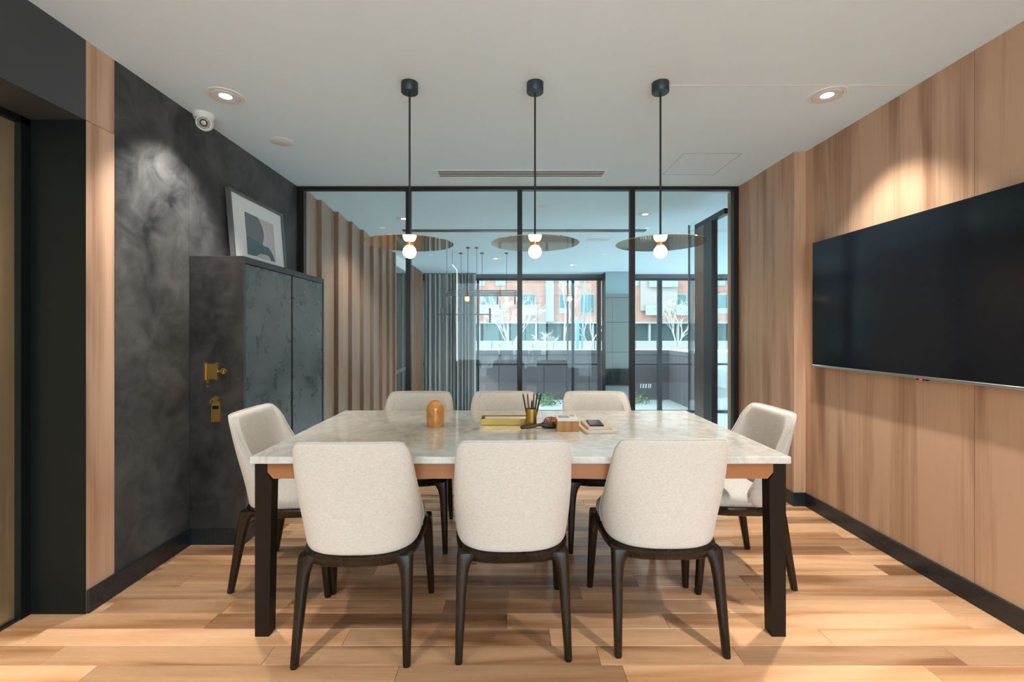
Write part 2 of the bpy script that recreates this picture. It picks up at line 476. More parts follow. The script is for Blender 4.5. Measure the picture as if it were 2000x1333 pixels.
ceiling = struct(box('ceiling', -2.9, 7.0, YB - 0.1, YW + 0.6, CEIL, CEIL + 0.35, M['ceiling']))
bm = bmesh.new()
add_box(bm, -2.9, -1.3, YB - 0.15, YB, -0.12, CEIL)
add_box(bm, -1.3, XR + 0.2, YB - 0.15, YB, 2.50, CEIL)
add_box(bm, 2.10, XR + 0.2, YB - 0.15, YB, -0.12, 2.50)
add_box(bm, -1.3, 2.10, YB - 0.15, YB, -0.12, 0.0)
wall_back = struct(obj('wall_back', bm, M['room_wall']))
rear = struct_empty('added_fill_window', (0.4, YB - 0.08, 0))  # window added behind the camera, daylight fill for chair backs and ceiling
for x0, x1, z0, z1 in ((-1.7, 1.7, 0, .06), (-1.7, 1.7, 2.44, 2.50), (-1.7, -1.64, .06, 2.44), (1.64, 1.7, .06, 2.44), (-.59, -.54, .06, 2.44), (.54, .59, .06, 2.44)):
    box('fill_window_bar', x0, x1, -.03, .03, z0, z1, M['frame_metal'], rear)
for x0, x1 in ((-1.64, -.59), (-.54, .54), (.59, 1.64)):
    box('pane', x0, x1, -.004, .004, .06, 2.44, M['clear'], rear)

# right wall: veneer panels with fine shadow joints
wall_right = struct(box('wall_right', XR + 0.018, XR + 0.2, YB, 3.36, -0.12, CEIL, M['shadow_line']))
edges_y = [3.33, 2.128, 0.926, -0.276, -1.478, YB]
for a, b_ in zip(edges_y[:-1], edges_y[1:]):
    box('veneer_panel', XR, XR + 0.02, b_ + 0.0015, a - (0.0015 if a < 3.3 else 0), 0.0, CEIL, M['panel_wood'], wall_right)
bump = struct(box('wall_pier', XB, XR + 0.2, 3.33, 4.33, 0.0, CEIL, M['panel_wood']))
bm = bmesh.new()
add_box(bm, XR - 0.014, XR, YB, 3.33 - 0.014, 0, 0.098, 0.002)
struct(obj('baseboard_right', bm, M['skirting']))
bm = bmesh.new()
add_box(bm, XB - 0.014, XR, 3.33 - 0.014, 3.33, 0, 0.098, 0.002)
add_box(bm, XB - 0.014, XB, 3.33, YG - 0.03, 0, 0.098, 0.002)
struct(obj('baseboard_pier', bm, M['skirting']))

# left wall: lift lobby recess, veneer strip, black plaster
LY0, LY1 = 0.55, 2.055            # lift recess along y
wall_left = struct_empty('wall_left', (XL, 3.2, 0))
def wl(name, x0, x1, y0, y1, z0, z1, mat, bevel=0.0):
    o = box(name, x0 - XL, x1 - XL, y0 - 3.2, y1 - 3.2, z0, z1, mat, wall_left, bevel)
    return o
wl('wall_core', XL - 0.6, XL - 0.012, LY1 + 0.02, YG + 0.03, -0.12, CEIL, M['shadow_line'])
wl('veneer_panel', XL - 0.03, XL, LY1, 2.2035, 0.0, 2.2285, M['pale_wood'])
wl('veneer_panel', XL - 0.03, XL, LY1, 2.2035, 2.2310, CEIL, M['pale_wood'])
wl('plaster_panel', XL - 0.02, XL, 2.2065, 2.7185, 0.0, CEIL, M['plaster'])
wl('plaster_panel', XL - 0.02, XL, 2.7215, YG + 0.03, 0.0, CEIL, M['plaster'])
wl('lintel_panel', XL - 0.25, XL, LY0, LY1 - 0.001, 2.23, CEIL, M['lintel'])
wl('recess_side', XL - 0.27, XL, LY1 - 0.004, LY1, 0.0, 2.23, M['jamb'])
wl('recess_side', XL - 0.27, XL - 0.001, LY0 - 0.02, LY0, 0.0, 2.23, M['jamb'])
wl('plain_wall', XL - 0.6, XL, YB, LY0 - 0.02, -0.12, CEIL, M['room_wall'])
wl('lift_shaft_wall', XL - 0.75, XL - 0.62, LY0 - 0.1, LY1 + 0.1, -0.12, CEIL, M['jamb'])
door = struct_empty('door_1', (XL - 0.25, LY1, 0))
for (y0, y1) in ((-0.045, 0.0), (LY0 - LY1, LY0 - LY1 + 0.05)):
    box('door_frame', -0.03, 0.004, y0, y1, 0, 2.235, M['jamb'], door)
box('door_frame', -0.03, 0.004, LY0 - LY1, 0, 2.20, 2.235, M['jamb'], door)
ymid = (LY0 - LY1) / 2
for (y0, y1) in ((ymid + 0.003, -0.02), (LY0 - LY1 + 0.02, ymid - 0.003)):
    box('door_leaf', -0.07, -0.025, y0, y1, 0.005, 2.21, M['lift'], door, 0.004)
box('threshold', -0.1, 0.0, LY0 - LY1, 0, -0.012, 0.004, M['skirting'], door)
bm = bmesh.new()
add_box(bm, XL, XL + 0.014, LY1, 2.72, 0, 0.105, 0.002)
struct(obj('baseboard_left', bm, M['skirting']))

# ------------------------------------------------------------------ glass partition
win = struct_empty('window_1', (0, YG, 0))
FX = [-1.90, -0.895, 0.117, 1.140, 2.10]
def wbox(name, x0, x1, z0, z1, mat, y0=-0.03, y1=0.03, bev=0.002):
    return box(name, x0, x1, y0, y1, z0, z1, mat, win, bev)
wbox('head_rail', XL, XB, CEIL - 0.030, CEIL, M['frame_metal'])
wbox('sill_rail', XL, XB, 0.0, 0.05, M['frame_metal'])
wbox('side_post', XL, XL + 0.06, 0.05, CEIL - 0.03, M['frame_metal'])
wbox('side_post', XB - 0.045, XB, 0.05, CEIL - 0.03, M['frame_metal'])
for x in FX[1:-1]:
    wbox('mullion', x - 0.022, x + 0.022, 0.05, CEIL - 0.03, M['frame_metal'])
xs = [XL + 0.06] + [v for x in FX[1:-1] for v in (x - 0.022, x + 0.022)] + [XB - 0.045]
for i in range(0, 8, 2):
    wbox('pane', xs[i], xs[i + 1], 0.05, CEIL - 0.03, M['glass'], -0.005, 0.005, 0)

# ------------------------------------------------------------------ table
TX0, TX1, TY0, TY1, TZ = -1.067, 1.180, 1.885, 3.0, 0.7555
tcx, tcy = (TX0 + TX1) / 2, (TY0 + TY1) / 2
table = thing('dining_table', 'long pale marble meeting table with walnut apron and dark angular legs', 'table', (tcx, tcy, 0))
hx, hy = (TX1 - TX0) / 2, (TY1 - TY0) / 2
top = box('table_top', -hx, hx, -hy, hy, TZ - 0.030, TZ, M['marble'], table, 0.005, 3)
za = TZ - 0.030
for sy in (-1, 1):
    y_out = sy * (hy - 0.018)
    bm = bmesh.new()                                 # long apron, its ends cut to the legs
    e = hx - 0.018 - 0.048
    poly = [(-e, za), (e, za), (e, za - 0.040), (e - 0.024, za - 0.066), (-e + 0.024, za - 0.066), (-e, za - 0.040)]
    add_prism(bm, poly, 1, min(y_out, y_out - sy * 0.025), max(y_out, y_out - sy * 0.025))
    obj('apron', bm, M['apron_wood'], table)
for sx in (-1, 1):
    x_out = sx * (hx - 0.020)
    box('side_apron', min(x_out, x_out - sx * 0.025), max(x_out, x_out - sx * 0.025), -hy + 0.09, hy - 0.09, za - 0.066, za, M['apron_wood'], table)
for sx in (-1, 1):
    for sy in (-1, 1):
        xo = sx * (hx - 0.015); yo = sy * (hy - 0.015)
        bm = bmesh.new()
        # outline in the long face: straight outside, inside steps out with a slant and tapers down
        prof = [(0.0, 0.0), (0.058, 0.0), (0.070, za - 0.075), (0.050, za - 0.040), (0.050, za), (0.0, za)]
        poly = [(xo - sx * p[0], p[1]) for p in prof]
        add_prism(bm, poly, 1, min(yo, yo - sy * 0.055), max(yo, yo - sy * 0.055))
        obj('leg', bm, M['leg_metal'], table)
# cable flap let into the marble
flap = box('cable_flap', -0.150 - tcx, 0.262 - tcx, 2.405 - tcy, 2.50 - tcy, TZ - 0.004, TZ + 0.0012, M['marble'], table, 0.0008)
box('flap_slot', -0.178 - tcx, -0.150 - tcx, 2.405 - tcy, 2.447 - tcy, TZ - 0.004, TZ + 0.0008, M['socket'], table)
box('flap_slot', 0.262 - tcx, 0.272 - tcx, 2.405 - tcy, 2.447 - tcy, TZ - 0.004, TZ + 0.0008, M['socket'], table)

# ------------------------------------------------------------------ chairs
def make_chair():
    ch = thing('dining_chair', 'x', 'chair', group='cream chairs with espresso frames around the marble table')
    # upholstered back, one shell that wraps forward into wings
    NU, NV = 26, 16
    W = [(0, .212), (.03, .227), (.08, .236), (.2, .243), (.32, .2445), (.6, .238), (.85, .229), (.95, .222), (1, .208)]
    Lf = [(0, .17), (.10, .215), (.22, .215), (.38, .17), (.55, .12), (.75, .085), (.9, .066), (1, .045)]
    YBk = [(0, -.213), (.15, -.226), (.5, -.252), (1, -.292)]
    def shell(u, v, t):
        w = lerp_table(W, v) - t; L = lerp_table(Lf, v); yb = lerp_table(YBk, v)
        a = u * PI / 2
        n = 2.7
        x = w * math.copysign(abs(math.sin(a)) ** (2 / n), math.sin(a))
        y_end = yb + L
        y = y_end - (L - t) * abs(math.cos(a)) ** (2 / n)
        z = 0.402 + (0.862 - 0.402) * v
        z -= 0.020 * v * abs(u) ** 5                 # top corners drop a little
        return (x, y, z)
    us = [-1 + 2 * i / NU for i in range(NU + 1)]
    vs = [0, .03, .08, .14, .2, .28, .36, .45, .54, .63, .72, .8, .87, .93, .975, 1]
    bm = bmesh.new()
    T = 0.050
    out = [[bm.verts.new(shell(u, v, 0)) for u in us] for v in vs]
    inn = [[bm.verts.new(shell(u, v, T * (0.75 if v > .99 or v < .01 else 1))) for u in us] for v in vs]
    for j in range(len(vs) - 1):
        for i in range(NU):
            bm.faces.new((out[j][i], out[j][i + 1], out[j + 1][i + 1], out[j + 1][i]))
            bm.faces.new((inn[j][i + 1], inn[j][i], inn[j + 1][i], inn[j + 1][i + 1]))
        bm.faces.new((out[j + 1][0], inn[j + 1][0], inn[j][0], out[j][0]))
        bm.faces.new((out[j][NU], inn[j][NU], inn[j + 1][NU], out[j + 1][NU]))
    for i in range(NU):
        bm.faces.new((out[-1][i], out[-1][i + 1], inn[-1][i + 1], inn[-1][i]))
        bm.faces.new((inn[0][i], inn[0][i + 1], out[0][i + 1], out[0][i]))
    bmesh.ops.recalc_face_normals(bm, faces=bm.faces)
    back = obj('backrest', bm, M['fabric'], ch, smooth=True)
    md = back.modifiers.new('round', 'SUBSURF'); md.levels = 1; md.render_levels = 1
    # piping on the shell's front edge
    bm = bmesh.new()
    path = [Vector(shell(-1, v, 0.004)) for v in vs[2:-1]] + [Vector(shell(u, 1, 0.004)) for u in us[1:-1]] + [Vector(shell(1, v, 0.004)) for v in reversed(vs[2:-1])]
    add_tube(bm, path, 0.0032, 6)
    obj('piping', bm, M['fabric'], back, smooth=True)
    # seat pad
    bm = bmesh.new()
    def ring(w, y0, y1, z, n=3.6, k=40):
        cy = (y0 + y1) / 2; h = (y1 - y0) / 2
        pts = []
        for i in range(k):
            x, y = sup(2 * PI * i / k, w, h, n)
            pts.append((x * (1 + 0.045 * y / h), y + cy, z + 0.045 * (y + cy)))
        return pts
    seq = [(.206, -.155, .225, .405), (.220, -.165, .240, .412), (.228, -.170, .246, .430), (.226, -.168, .244, .450), (.214, -.160, .234, .465), (.18, -.14, .20, .474), (.10, -.08, .11, .480), (.02, -.01, .03, .481)]
    add_rings(bm, [ring(*q) for q in seq])
    obj('seat', bm, M['fabric'], ch, smooth=True)
    # bent frame ring under the seat
    bm = bmesh.new()
    def fr(w, y0, y1, z): return ring(w, y0, y1, z, 3.6, 48)
    add_rings(bm, [fr(.195, -.175, .21, .372), fr(.228, -.208, .242, .370), (fr(.236, -.216, .250, .378)), fr(.239, -.219, .253, .404), fr(.228, -.208, .242, .412), fr(.195, -.175, .21, .412)], closed=True)
    bmesh.ops.recalc_face_normals(bm, faces=bm.faces)
    obj('seat_frame', bm, M['frame_wood'], ch, smooth=True, angle=50)
    for sx in (-1, 1):
        for rear in (True, False):
            if rear: foot, head = Vector((sx * .212, -.245, 0)), Vector((sx * .200, -.176, .402))
            else: foot, head = Vector((sx * .238, .245, 0)), Vector((sx * .222, .208, .408))
            bm = bmesh.new(); rings = []
            for t, h, fx, fy in ((0, .0125, 0, 0), (.012, .0145, 0, 0), (.35, .0180, 0, 0), (.68, .0215, 0, 0), (.80, .0225, .003, .002), (.875, .0230, .010, .006), (.925, .0230, .022, .014), (.96, .0225, .042, .026), (.985, .0215, .062, .040)):
                c = foot.lerp(head, t)
                pts = []
                for i in range(16):
                    x, y = sup(2 * PI * i / 16 + PI / 16, h, h * 1.05, 3.0)
                    if x * sx < 0: x -= sx * fx * (-x * sx / h)
                    inward = -1 if not rear else 1
                    if y * inward > 0: y += inward * fy * (y * inward / (h * 1.05))
                    pts.append((c.x + x, c.y + y, c.z))
                rings.append(pts)
            add_rings(bm, rings)
            bmesh.ops.recalc_face_normals(bm, faces=bm.faces)
            obj('leg', bm, M['frame_wood'], ch, smooth=True, angle=60)
    return ch

proto = make_chair()
chair_spots = [
    (-0.600, 1.975, 1.5, 'cream chair with its back to the viewer, nearest the dark table leg at left'),
    (0.018, 2.002, 2.0, 'cream chair with its back to the viewer, middle of the near row'),
    (0.650, 2.028, -0.5, 'cream chair with its back to the viewer, right end of the near row'),
    (-0.592, 2.860, 180, 'cream chair behind the amber stone dome on the far side of the table'),
    (-0.014, 2.860, 180, 'cream chair behind the brass pencil cup on the far side of the table'),
    (0.604, 2.860, 180, 'cream chair behind the notebooks on the far side of the table'),
    (-1.100, 2.430, -91, 'cream chair at the table end beside the black cabinet'),
    (1.170, 2.455, 91, 'cream chair at the table end below the television'),
]
for i, (x, y, a, lab) in enumerate(chair_spots):
    o = proto if i == 0 else copy_tree(proto)
    o.location = (x, y, 0); o.rotation_euler = (0, 0, math.radians(a)); o['label'] = lab

# ------------------------------------------------------------------ black cabinet
CX1, CY0, CY1, CZ = -1.576, 2.722, 3.925, 1.728
cab = thing('storage_cabinet', 'tall black plaster finished cabinet with two doors along the left wall', 'cabinet', ((XL + CX1) / 2, (CY0 + CY1) / 2, 0))
ox, oy = (XL + CX1) / 2, (CY0 + CY1) / 2
def cbox(name, x0, x1, y0, y1, z0, z1, mat, bev=0.0, parent=None):
    return box(name, x0 - ox, x1 - ox, y0 - oy, y1 - oy, z0, z1, mat, parent or cab, bev)
cbox('side_panel', XL + 0.002, CX1, CY0, CY0 + 0.028, 0.095, CZ, M['cab_plaster'], 0.0015)
cbox('side_panel', XL + 0.002, CX1, CY1 - 0.028, CY1, 0.095, CZ, M['cab_plaster'], 0.0015)
cbox('cabinet_top', XL + 0.002, CX1, CY0 + 0.028, CY1 - 0.028, CZ - 0.04, CZ, M['cab_plaster'], 0.0015)
cbox('carcass', XL + 0.002, CX1 - 0.03, CY0 + 0.028, CY1 - 0.028, 0.095, CZ - 0.04, M['shadow_line'])
cbox('plinth', XL + 0.002, CX1 + 0.006, CY0 - 0.006, CY1 + 0.006, 0.0, 0.095, M['skirting'], 0.002)
YS = 3.352
cbox('door', CX1 - 0.026, CX1 - 0.004, CY0 + 0.031, YS - 0.016, 0.10, CZ - 0.044, M['door_daylit'], 0.0015)
cbox('door', CX1 - 0.026, CX1 - 0.004, YS + 0.010, CY1 - 0.031, 0.10, CZ - 0.044, M['door_daylit'], 0.0015)
cbox('stile', CX1 - 0.026, CX1 - 0.012, YS - 0.012, YS + 0.006, 0.10, CZ - 0.044, M['jamb'])

def sgn_p(px, py):               # a pixel on the cabinet's side face
    s = F / CY0
    return ((px - 990) / s, CAMZ - (py - 648) / s)
def plate(bm, pts, th=0.006):
    add_prism(bm, [sgn_p(*p) for p in pts], 1, CY0 - th, CY0)
hose = thing('fire_hose_sign', 'brass fire hose reel plate on the side of the black cabinet', 'sign')
def plate_part(name, polys, parent, mat, th):
    bm = bmesh.new()
    for p in polys: plate(bm, p, th)
    return obj(name, bm, mat, parent)
plate_part('reel_drum', [[(403, 711), (424, 711), (424, 741), (403, 741)]], hose, M['brass_plate'], 0.008)
for x0, x1 in ((401, 404), (423, 426)):
    plate_part('reel_flange', [[(x0, 708.5), (x1, 708.5), (x1, 742.5), (x0, 742.5)]], hose, M['brass_plate'], 0.011)
plate_part('valve_stem', [[(426, 724), (432, 724), (432, 727.5), (426, 727.5)]], hose, M['brass_plate'], 0.006)
bm = bmesh.new()                                     # hand wheel: rim and spokes
cxw, czw = sgn_p(437.5, 725.5); rw = 5.6 / (F / CY0)
rim = []
for i in range(20):
    a = 2 * PI * i / 20
    rim.append([(cxw + rw * q * math.cos(a), CY0 - yy, czw + rw * q * math.sin(a)) for q, yy in ((1, 0), (1, .008), (.74, .008), (.74, 0))])
add_rings(bm, rim, closed=True)
for a in (0.3, 0.3 + PI / 3, 0.3 + 2 * PI / 3):
    d = Vector((math.cos(a), 0, math.sin(a))) * rw * 0.8; c = Vector((cxw, CY0 - 0.004, czw))
    add_tube(bm, [c - d, c + d], rw * 0.11, 6)
bmesh.ops.recalc_face_normals(bm, faces=bm.faces)
obj('hand_wheel', bm, M['brass_plate'], hose)
plate_part('hose_tail', [[(404, 741), (409, 741), (408, 749), (404.5, 749)]], hose, M['brass_plate'], 0.006)
plate_part('nozzle', [[(404.5, 752), (407.8, 752), (407.4, 758), (404.8, 758)]], hose, M['brass_plate'], 0.006)
ext = thing('fire_extinguisher_sign', 'brass fire extinguisher plate on the side of the black cabinet', 'sign')
bodyp = [(413.5, 824), (431, 824), (431, 788), (429, 785), (425.5, 783.5), (425.5, 781), (419, 781), (419, 783.5), (415.5, 785), (413.5, 788)]
plate_part('bottle', [bodyp], ext, M['brass_plate'], 0.006)
plate_part('bottle_label', [[(416, 793), (428, 793), (428, 799.5), (416, 799.5)]], ext, M['jamb'], 0.0068)
plate_part('handle', [[(416, 779), (419, 775), (424, 774.5), (429, 778), (428, 781), (424, 779), (419.5, 782), (414, 784), (413, 788.5), (410.3, 788), (412, 782)]], ext, M['brass_plate'], 0.009)

# framed print leaning on the cabinet
FW, FH = 0.735, 0.525
pic = thing('picture_frame', 'grey framed abstract print leaning on top of the black cabinet', 'picture', (-1.846, 3.43, CZ))
lean = math.atan2(0.042, FH)
pic.rotation_euler = (0, -lean, 0)                   # local: x out of the wall, y along the wall, z up
def pbox(name, x0, x1, y0, y1, z0, z1, mat, parent=pic, bev=0.0):
    return box(name, x0, x1, y0, y1, z0, z1, mat, parent, bev)
t_ = 0.020
pbox('frame_bar', -0.010, 0.018, -FW / 2, FW / 2, 0.001, t_, M['pic_frame'])
pbox('frame_bar', -0.010, 0.018, -FW / 2, FW / 2, FH - t_, FH, M['pic_frame'])
pbox('frame_bar', -0.010, 0.018, -FW / 2, -FW / 2 + t_, t_, FH - t_, M['pic_frame'])
pbox('frame_bar', -0.010, 0.018, FW / 2 - t_, FW / 2, t_, FH - t_, M['pic_frame'])
mat_b = pbox('mat_board', -0.008, 0.006, -FW / 2 + t_, FW / 2 - t_, t_, FH - t_, M['mat_board'])
PU0, PU1, PV0, PV1 = -0.185, 0.215, 0.100, 0.405
prt = pbox('print', 0.006, 0.0066, PU0, PU1, PV0, PV1, M['print_pink'])
def print_shape(name, pts, mat, x1):
    bm = bmesh.new()
    add_prism(bm, [(PU0 + u * (PU1 - PU0), PV0 + v * (PV1 - PV0)) for u, v in pts], 0, 0.0062, x1)
    obj(name, bm, mat, prt)
for u in (.70, .76, .83, .90, .96):
    print_shape('drape_line', [(u, .25), (u + .012, .25), (u + .012, .97), (u, .97)], M['print_line'], 0.0068)
print_shape('round_shape', [(0, 1), (.42, 1), (.50, .92), (.56, .82), (.60, .70), (.61, .60), (.59, .50), (.55, .40), (.5, .34), (0, .34)], M['print_grey'], 0.0070)
print_shape('wave_shape', [(0, 0), (0, .42), (.1, .44), (.2, .41), (.35, .40), (.5, .38), (.58, .33), (.74, .33), (.84, .24), (.92, .12), (.95, 0), (.80, 0), (.76, .10), (.62, .12), (.42, .10), (.30, .02), (.2, 0)], M['print_teal'], 0.0072)

# ------------------------------------------------------------------ television
TVY0, TVY1, TVZ0, TVZ1 = 1.55, 3.17, 1.032, 1.893
tv = thing('television', 'large flat black television mounted on the walnut wall', 'television', (XR, (TVY0 + TVY1) / 2, TVZ0))
ty = (TVY0 + TVY1) / 2
def tbox(name, x0, x1, y0, y1, z0, z1, mat, bev=0.0, parent=tv):
    return box(name, x0 - XR, x1 - XR, y0 - ty, y1 - ty, z0 - TVZ0, z1 - TVZ0, mat, parent, bev)
tbox('housing', XR - 0.052, XR - 0.012, TVY0, TVY1, TVZ0 + 0.004, TVZ1, M['black_metal'], 0.003)
tbox('wall_bracket', XR - 0.012, XR, ty - 0.3, ty + 0.3, 1.3, 1.65, M['black_metal'])
tbox('screen', XR - 0.060, XR - 0.052, TVY0 + 0.004, TVY1 - 0.004, TVZ0 + 0.016, TVZ1 - 0.003, M['screen'])
tbox('bottom_trim', XR - 0.062, XR - 0.030, TVY0, TVY1, TVZ0, TVZ0 + 0.014, M['silver'], 0.002)
sens = tbox('sensor', XR - 0.058, XR - 0.038, 2.31, 2.37, TVZ0 - 0.008, TVZ0, M['black_metal'], 0.002)
tbox('standby_light', XR - 0.060, XR - 0.058, 2.333, 2.347, TVZ0 - 0.006, TVZ0 - 0.001, M['red_led'], 0, sens)

# ------------------------------------------------------------------ pendant lamps
def make_pendant():
    p = thing('pendant_lamp', 'x', 'lamp', group='brass disc pendant lamps over the table')
    # origin on the ceiling
    bm = bmesh.new(); add_lathe(bm, [(.001, -.052), (.042, -.052), (.0445, -.049), (.0445, 0), (.001, 0)], n=40)
    obj('canopy', bm, M['canopy'], p, smooth=True, angle=40)
    zd = 1.741 - CEIL
    bm = bmesh.new(); add_tube(bm, [(0, 0, -.05), (0, 0, zd + .03)], 0.0052, 10)
    obj('cord', bm, M['cord'], p, smooth=True, angle=60)
    bm = bmesh.new(); add_lathe(bm, [(.001, -.0015), (.231, -.0015), (.232, 0), (.231, .0015), (.001, .0015)], 0, 0, zd, n=96)
    obj('disc', bm, M['disc'], p, smooth=True, angle=40)
    bm = bmesh.new(); add_lathe(bm, [(.001, .002), (.016, .002), (.016, .03), (.006, .036), (.001, .036)], 0, 0, zd, n=24)
    obj('cord_grip', bm, M['socket'], p, smooth=True, angle=40)
    bm = bmesh.new(); add_lathe(bm, [(.001, -.012), (.021, -.012), (.021, -.0015), (.001, -.0015)], 0, 0, zd, n=28)
    obj('socket', bm, M['socket'], p, smooth=True, angle=40)
    bm = bmesh.new()
    r = 0.034; zc = -.012 - r * 0.93
    prof = [(r * math.sin(PI * k / 16), zc - r * math.cos(PI * k / 16)) for k in range(0, 14)] + [(.015, -.012)]
    add_lathe(bm, prof, 0, 0, zd, n=28)
    obj('bulb', bm, M['bulb'], p, smooth=True)
    return p
pend = make_pendant()
for i, (x, lab) in enumerate(((-0.515, 'brass disc pendant lamp nearest the black cabinet'), (0.149, 'brass disc pendant lamp in the middle of the row of three'), (0.813, 'brass disc pendant lamp nearest the television'))):
    o = pend if i == 0 else copy_tree(pend)
    o.location = (x, 2.41, CEIL); o['label'] = lab

# ------------------------------------------------------------------ recessed lights and ceiling fittings
def make_downlight():
    d = thing('recessed_downlight', 'x', 'lamp', group='round recessed spotlights in the ceiling')
    bm = bmesh.new()
    add_rings(bm, [[(r * math.cos(2 * PI * i / 48), r * math.sin(2 * PI * i / 48), z) for i in range(48)] for r, z in ((.096, 0), (.095, -.004), (.074, -.005), (.072, 0))], closed=True)
    bmesh.ops.recalc_face_normals(bm, faces=bm.faces)
    obj('trim_ring', bm, M['white'], d, smooth=True, angle=30)
    bm = bmesh.new()
    add_rings(bm, [[(r * math.cos(2 * PI * i / 48), r * math.sin(2 * PI * i / 48), z) for i in range(48)] for r, z in ((.0705, 0), (.0700, -.0075), (.064, -.009), (.032, -.003), (.032, 0))], closed=True)
    bmesh.ops.recalc_face_normals(bm, faces=bm.faces)
    obj('gimbal', bm, M['reflector'], d, smooth=True, angle=30)
    bm = bmesh.new(); add_lathe(bm, [(.001, -.0045), (.030, -.0042), (.031, -.001), (.001, -.001)], n=32)
    obj('lens', bm, M['lens'], d, smooth=True, angle=40)
    return d
def spot_for(d, watts, size=math.radians(100), blend=0.35, tilt=(0, 0, 0), col=(1.0, 0.95, 0.89)):
    ld = bpy.data.lights.new('spot_beam', 'SPOT')
    ld.energy = watts; ld.spot_size = size; ld.spot_blend = blend; ld.shadow_soft_size = 0.028; ld.color = col
    lo = bpy.data.objects.new('spot_beam', ld)
    link(lo, d); lo.location = (0, 0, -0.04); lo.rotation_euler = tilt
    return lo
dl = make_downlight()
spots = [(-1.57, 2.54, 'round recessed spotlight in the ceiling beside the security camera', 88),
         (1.78, 2.53, 'round recessed spotlight in the ceiling above the television', 88),
         (-1.30, 0.52, 'round recessed spotlight above the lift door', 84),
         (1.65, 0.57, 'round recessed spotlight above the near right wall', 84),
         (-1.30, -1.45, 'added unseen spotlight near the back wall at left', 100),  # rear pair out of view, added for ambient light
         (1.65, -1.45, 'added unseen spotlight near the back wall at right', 100)]
for i, (x, y, lab, size) in enumerate(spots):
    o = dl if i == 0 else copy_tree(dl)
    o.location = (x, y, CEIL); o['label'] = lab
    spot_for(o, DOWNLIGHT_W * (1.3, 1.0, 1.15, 1.15, .8, .8)[i], math.radians(size), 0.7, (0, (0.20 if i == 0 else -0.14 if i == 1 else 0), 0))

sp = thing('sprinkler_cover', 'small round white cover plate on the ceiling left of the pendants', 'ceiling fitting', (-1.557, 3.15, CEIL))
bm = bmesh.new(); add_lathe(bm, [(.001, -.006), (.070, -.006), (.0755, -.003), (.076, 0), (.001, 0)], n=40)
obj('cover_plate', bm, M['white'], sp, smooth=True, angle=30)
bm = bmesh.new(); add_lathe(bm, [(.001, -.011), (.006, -.010), (.008, -.006), (.001, -.006)], n=16)
obj('pin', bm, M['reflector'], sp, smooth=True)

# turret security camera
cc = thing('security_camera', 'small cream dome security camera on the ceiling by the black wall', 'security camera', (-1.835, 2.755, CEIL))
bm = bmesh.new(); add_lathe(bm, [(.001, -.030), (.050, -.034), (.056, -.020), (.058, 0), (.001, 0)], n=40)
obj('mount', bm, M['cctv'], cc, smooth=True, angle=35)
aim = Vector((0.42, -1.0, -0.42)).normalized()
rot = Vector((0, 0, 1)).rotation_difference(aim).to_matrix()
def aimed(name, prof, mat, parent):
    bm = bmesh.new(); add_lathe(bm, prof, n=36)
    for v in bm.verts: v.co = rot @ v.co + Vector((0.010, -0.006, -0.056))
    return obj(name, bm, mat, parent, smooth=True, angle=35)
R_ = 0.047
prof = [(R_ * math.sin(PI * k / 18), -R_ * math.cos(PI * k / 18)) for k in range(0, 13)]
ball = aimed('eyeball', prof + [(.041, .030), (.001, .030)], M['cctv'], cc)
aimed('led_ring', [(.001, .028), (.036, .028), (.036, .0325), (.001, .0325)], M['cctv_ring'], cc)
aimed('lens_bezel', [(.001, .031), (.021, .031), (.020, .035), (.001, .035)], M['jamb'], cc)
aimed('lens', [(.001, .033), (.0155, .033), (.0135, .0365), (.001, .038)], M['cctv_eye'], cc)

# air vent
vent = thing('air_vent', 'long slotted white air vent in the ceiling before the glass wall', 'vent', (0.118, 3.79, CEIL))
VX = 0.685
def vb(name, x0, x1, y0, y1, z0, z1, mat): return box(name, x0, x1, y0, y1, z0, z1, mat, vent)
vb('backing', -VX, VX, -.085, .085, -.001, 0, M['shadow_line'])
vb('frame', -VX, VX, -.088, -.070, -.004, 0, M['white']); vb('frame', -VX, VX, .070, .088, -.006, 0, M['white'])
vb('frame', -VX - .02, -VX, -.088, .088, -.004, 0, M['white']); vb('frame', VX, VX + .02, -.088, .088, -.006, 0, M['white'])
for k in range(3):
    yc = -.0375 + k * .0375
    vb('slat', -VX, VX, yc - .0060, yc + .0060, -.0035, -.0015, M['white'])
# access hatch and plaster joint
hatch = struct_empty('trim_1', (1.52, 3.59, CEIL))
for n_, x0, x1, y0, y1 in (('hatch_joint', -.215, .215, -.23, -.2275), ('hatch_joint', -.215, .215, .2275, .23), ('hatch_joint', -.215, -.2125, -.23, .23), ('hatch_joint', .2125, .215, -.23, .23)):
    box(n_, x0, x1, y0, y1, -.0006, 0, M['window_metal'], hatch)
struct(box('trim_2', 0.86, XR, 2.428, 2.432, CEIL - .0012, CEIL, M['white']))

# ------------------------------------------------------------------ things on the table
def on_table(px, py):
    s = (py - 648) / (CAMZ - TZ)
    return ((px - 990) / s, F / s)
dome = thing('stone_dome', 'small amber stone dome standing on the marble table', 'ornament', (-0.392, 2.505, TZ))
bm = bmesh.new()
prof = [(.001, 0), (.044, 0), (.047, .004), (.0495, .03), (.0505, .06), (.0500, .09)] + [(.0500 * math.cos(PI / 2 * k / 10), .09 + .052 * math.sin(PI / 2 * k / 10)) for k in range(1, 11)]
add_lathe(bm, prof, n=40); obj('dome_body', bm, M['onyx'], dome, smooth=True, angle=60)
bm = bmesh.new(); add_lathe(bm, [(.001, -.0), (.0445, -.0), (.0445, .002), (.001, .002)], n=40); obj('dome_base', bm, M['socket'], dome)

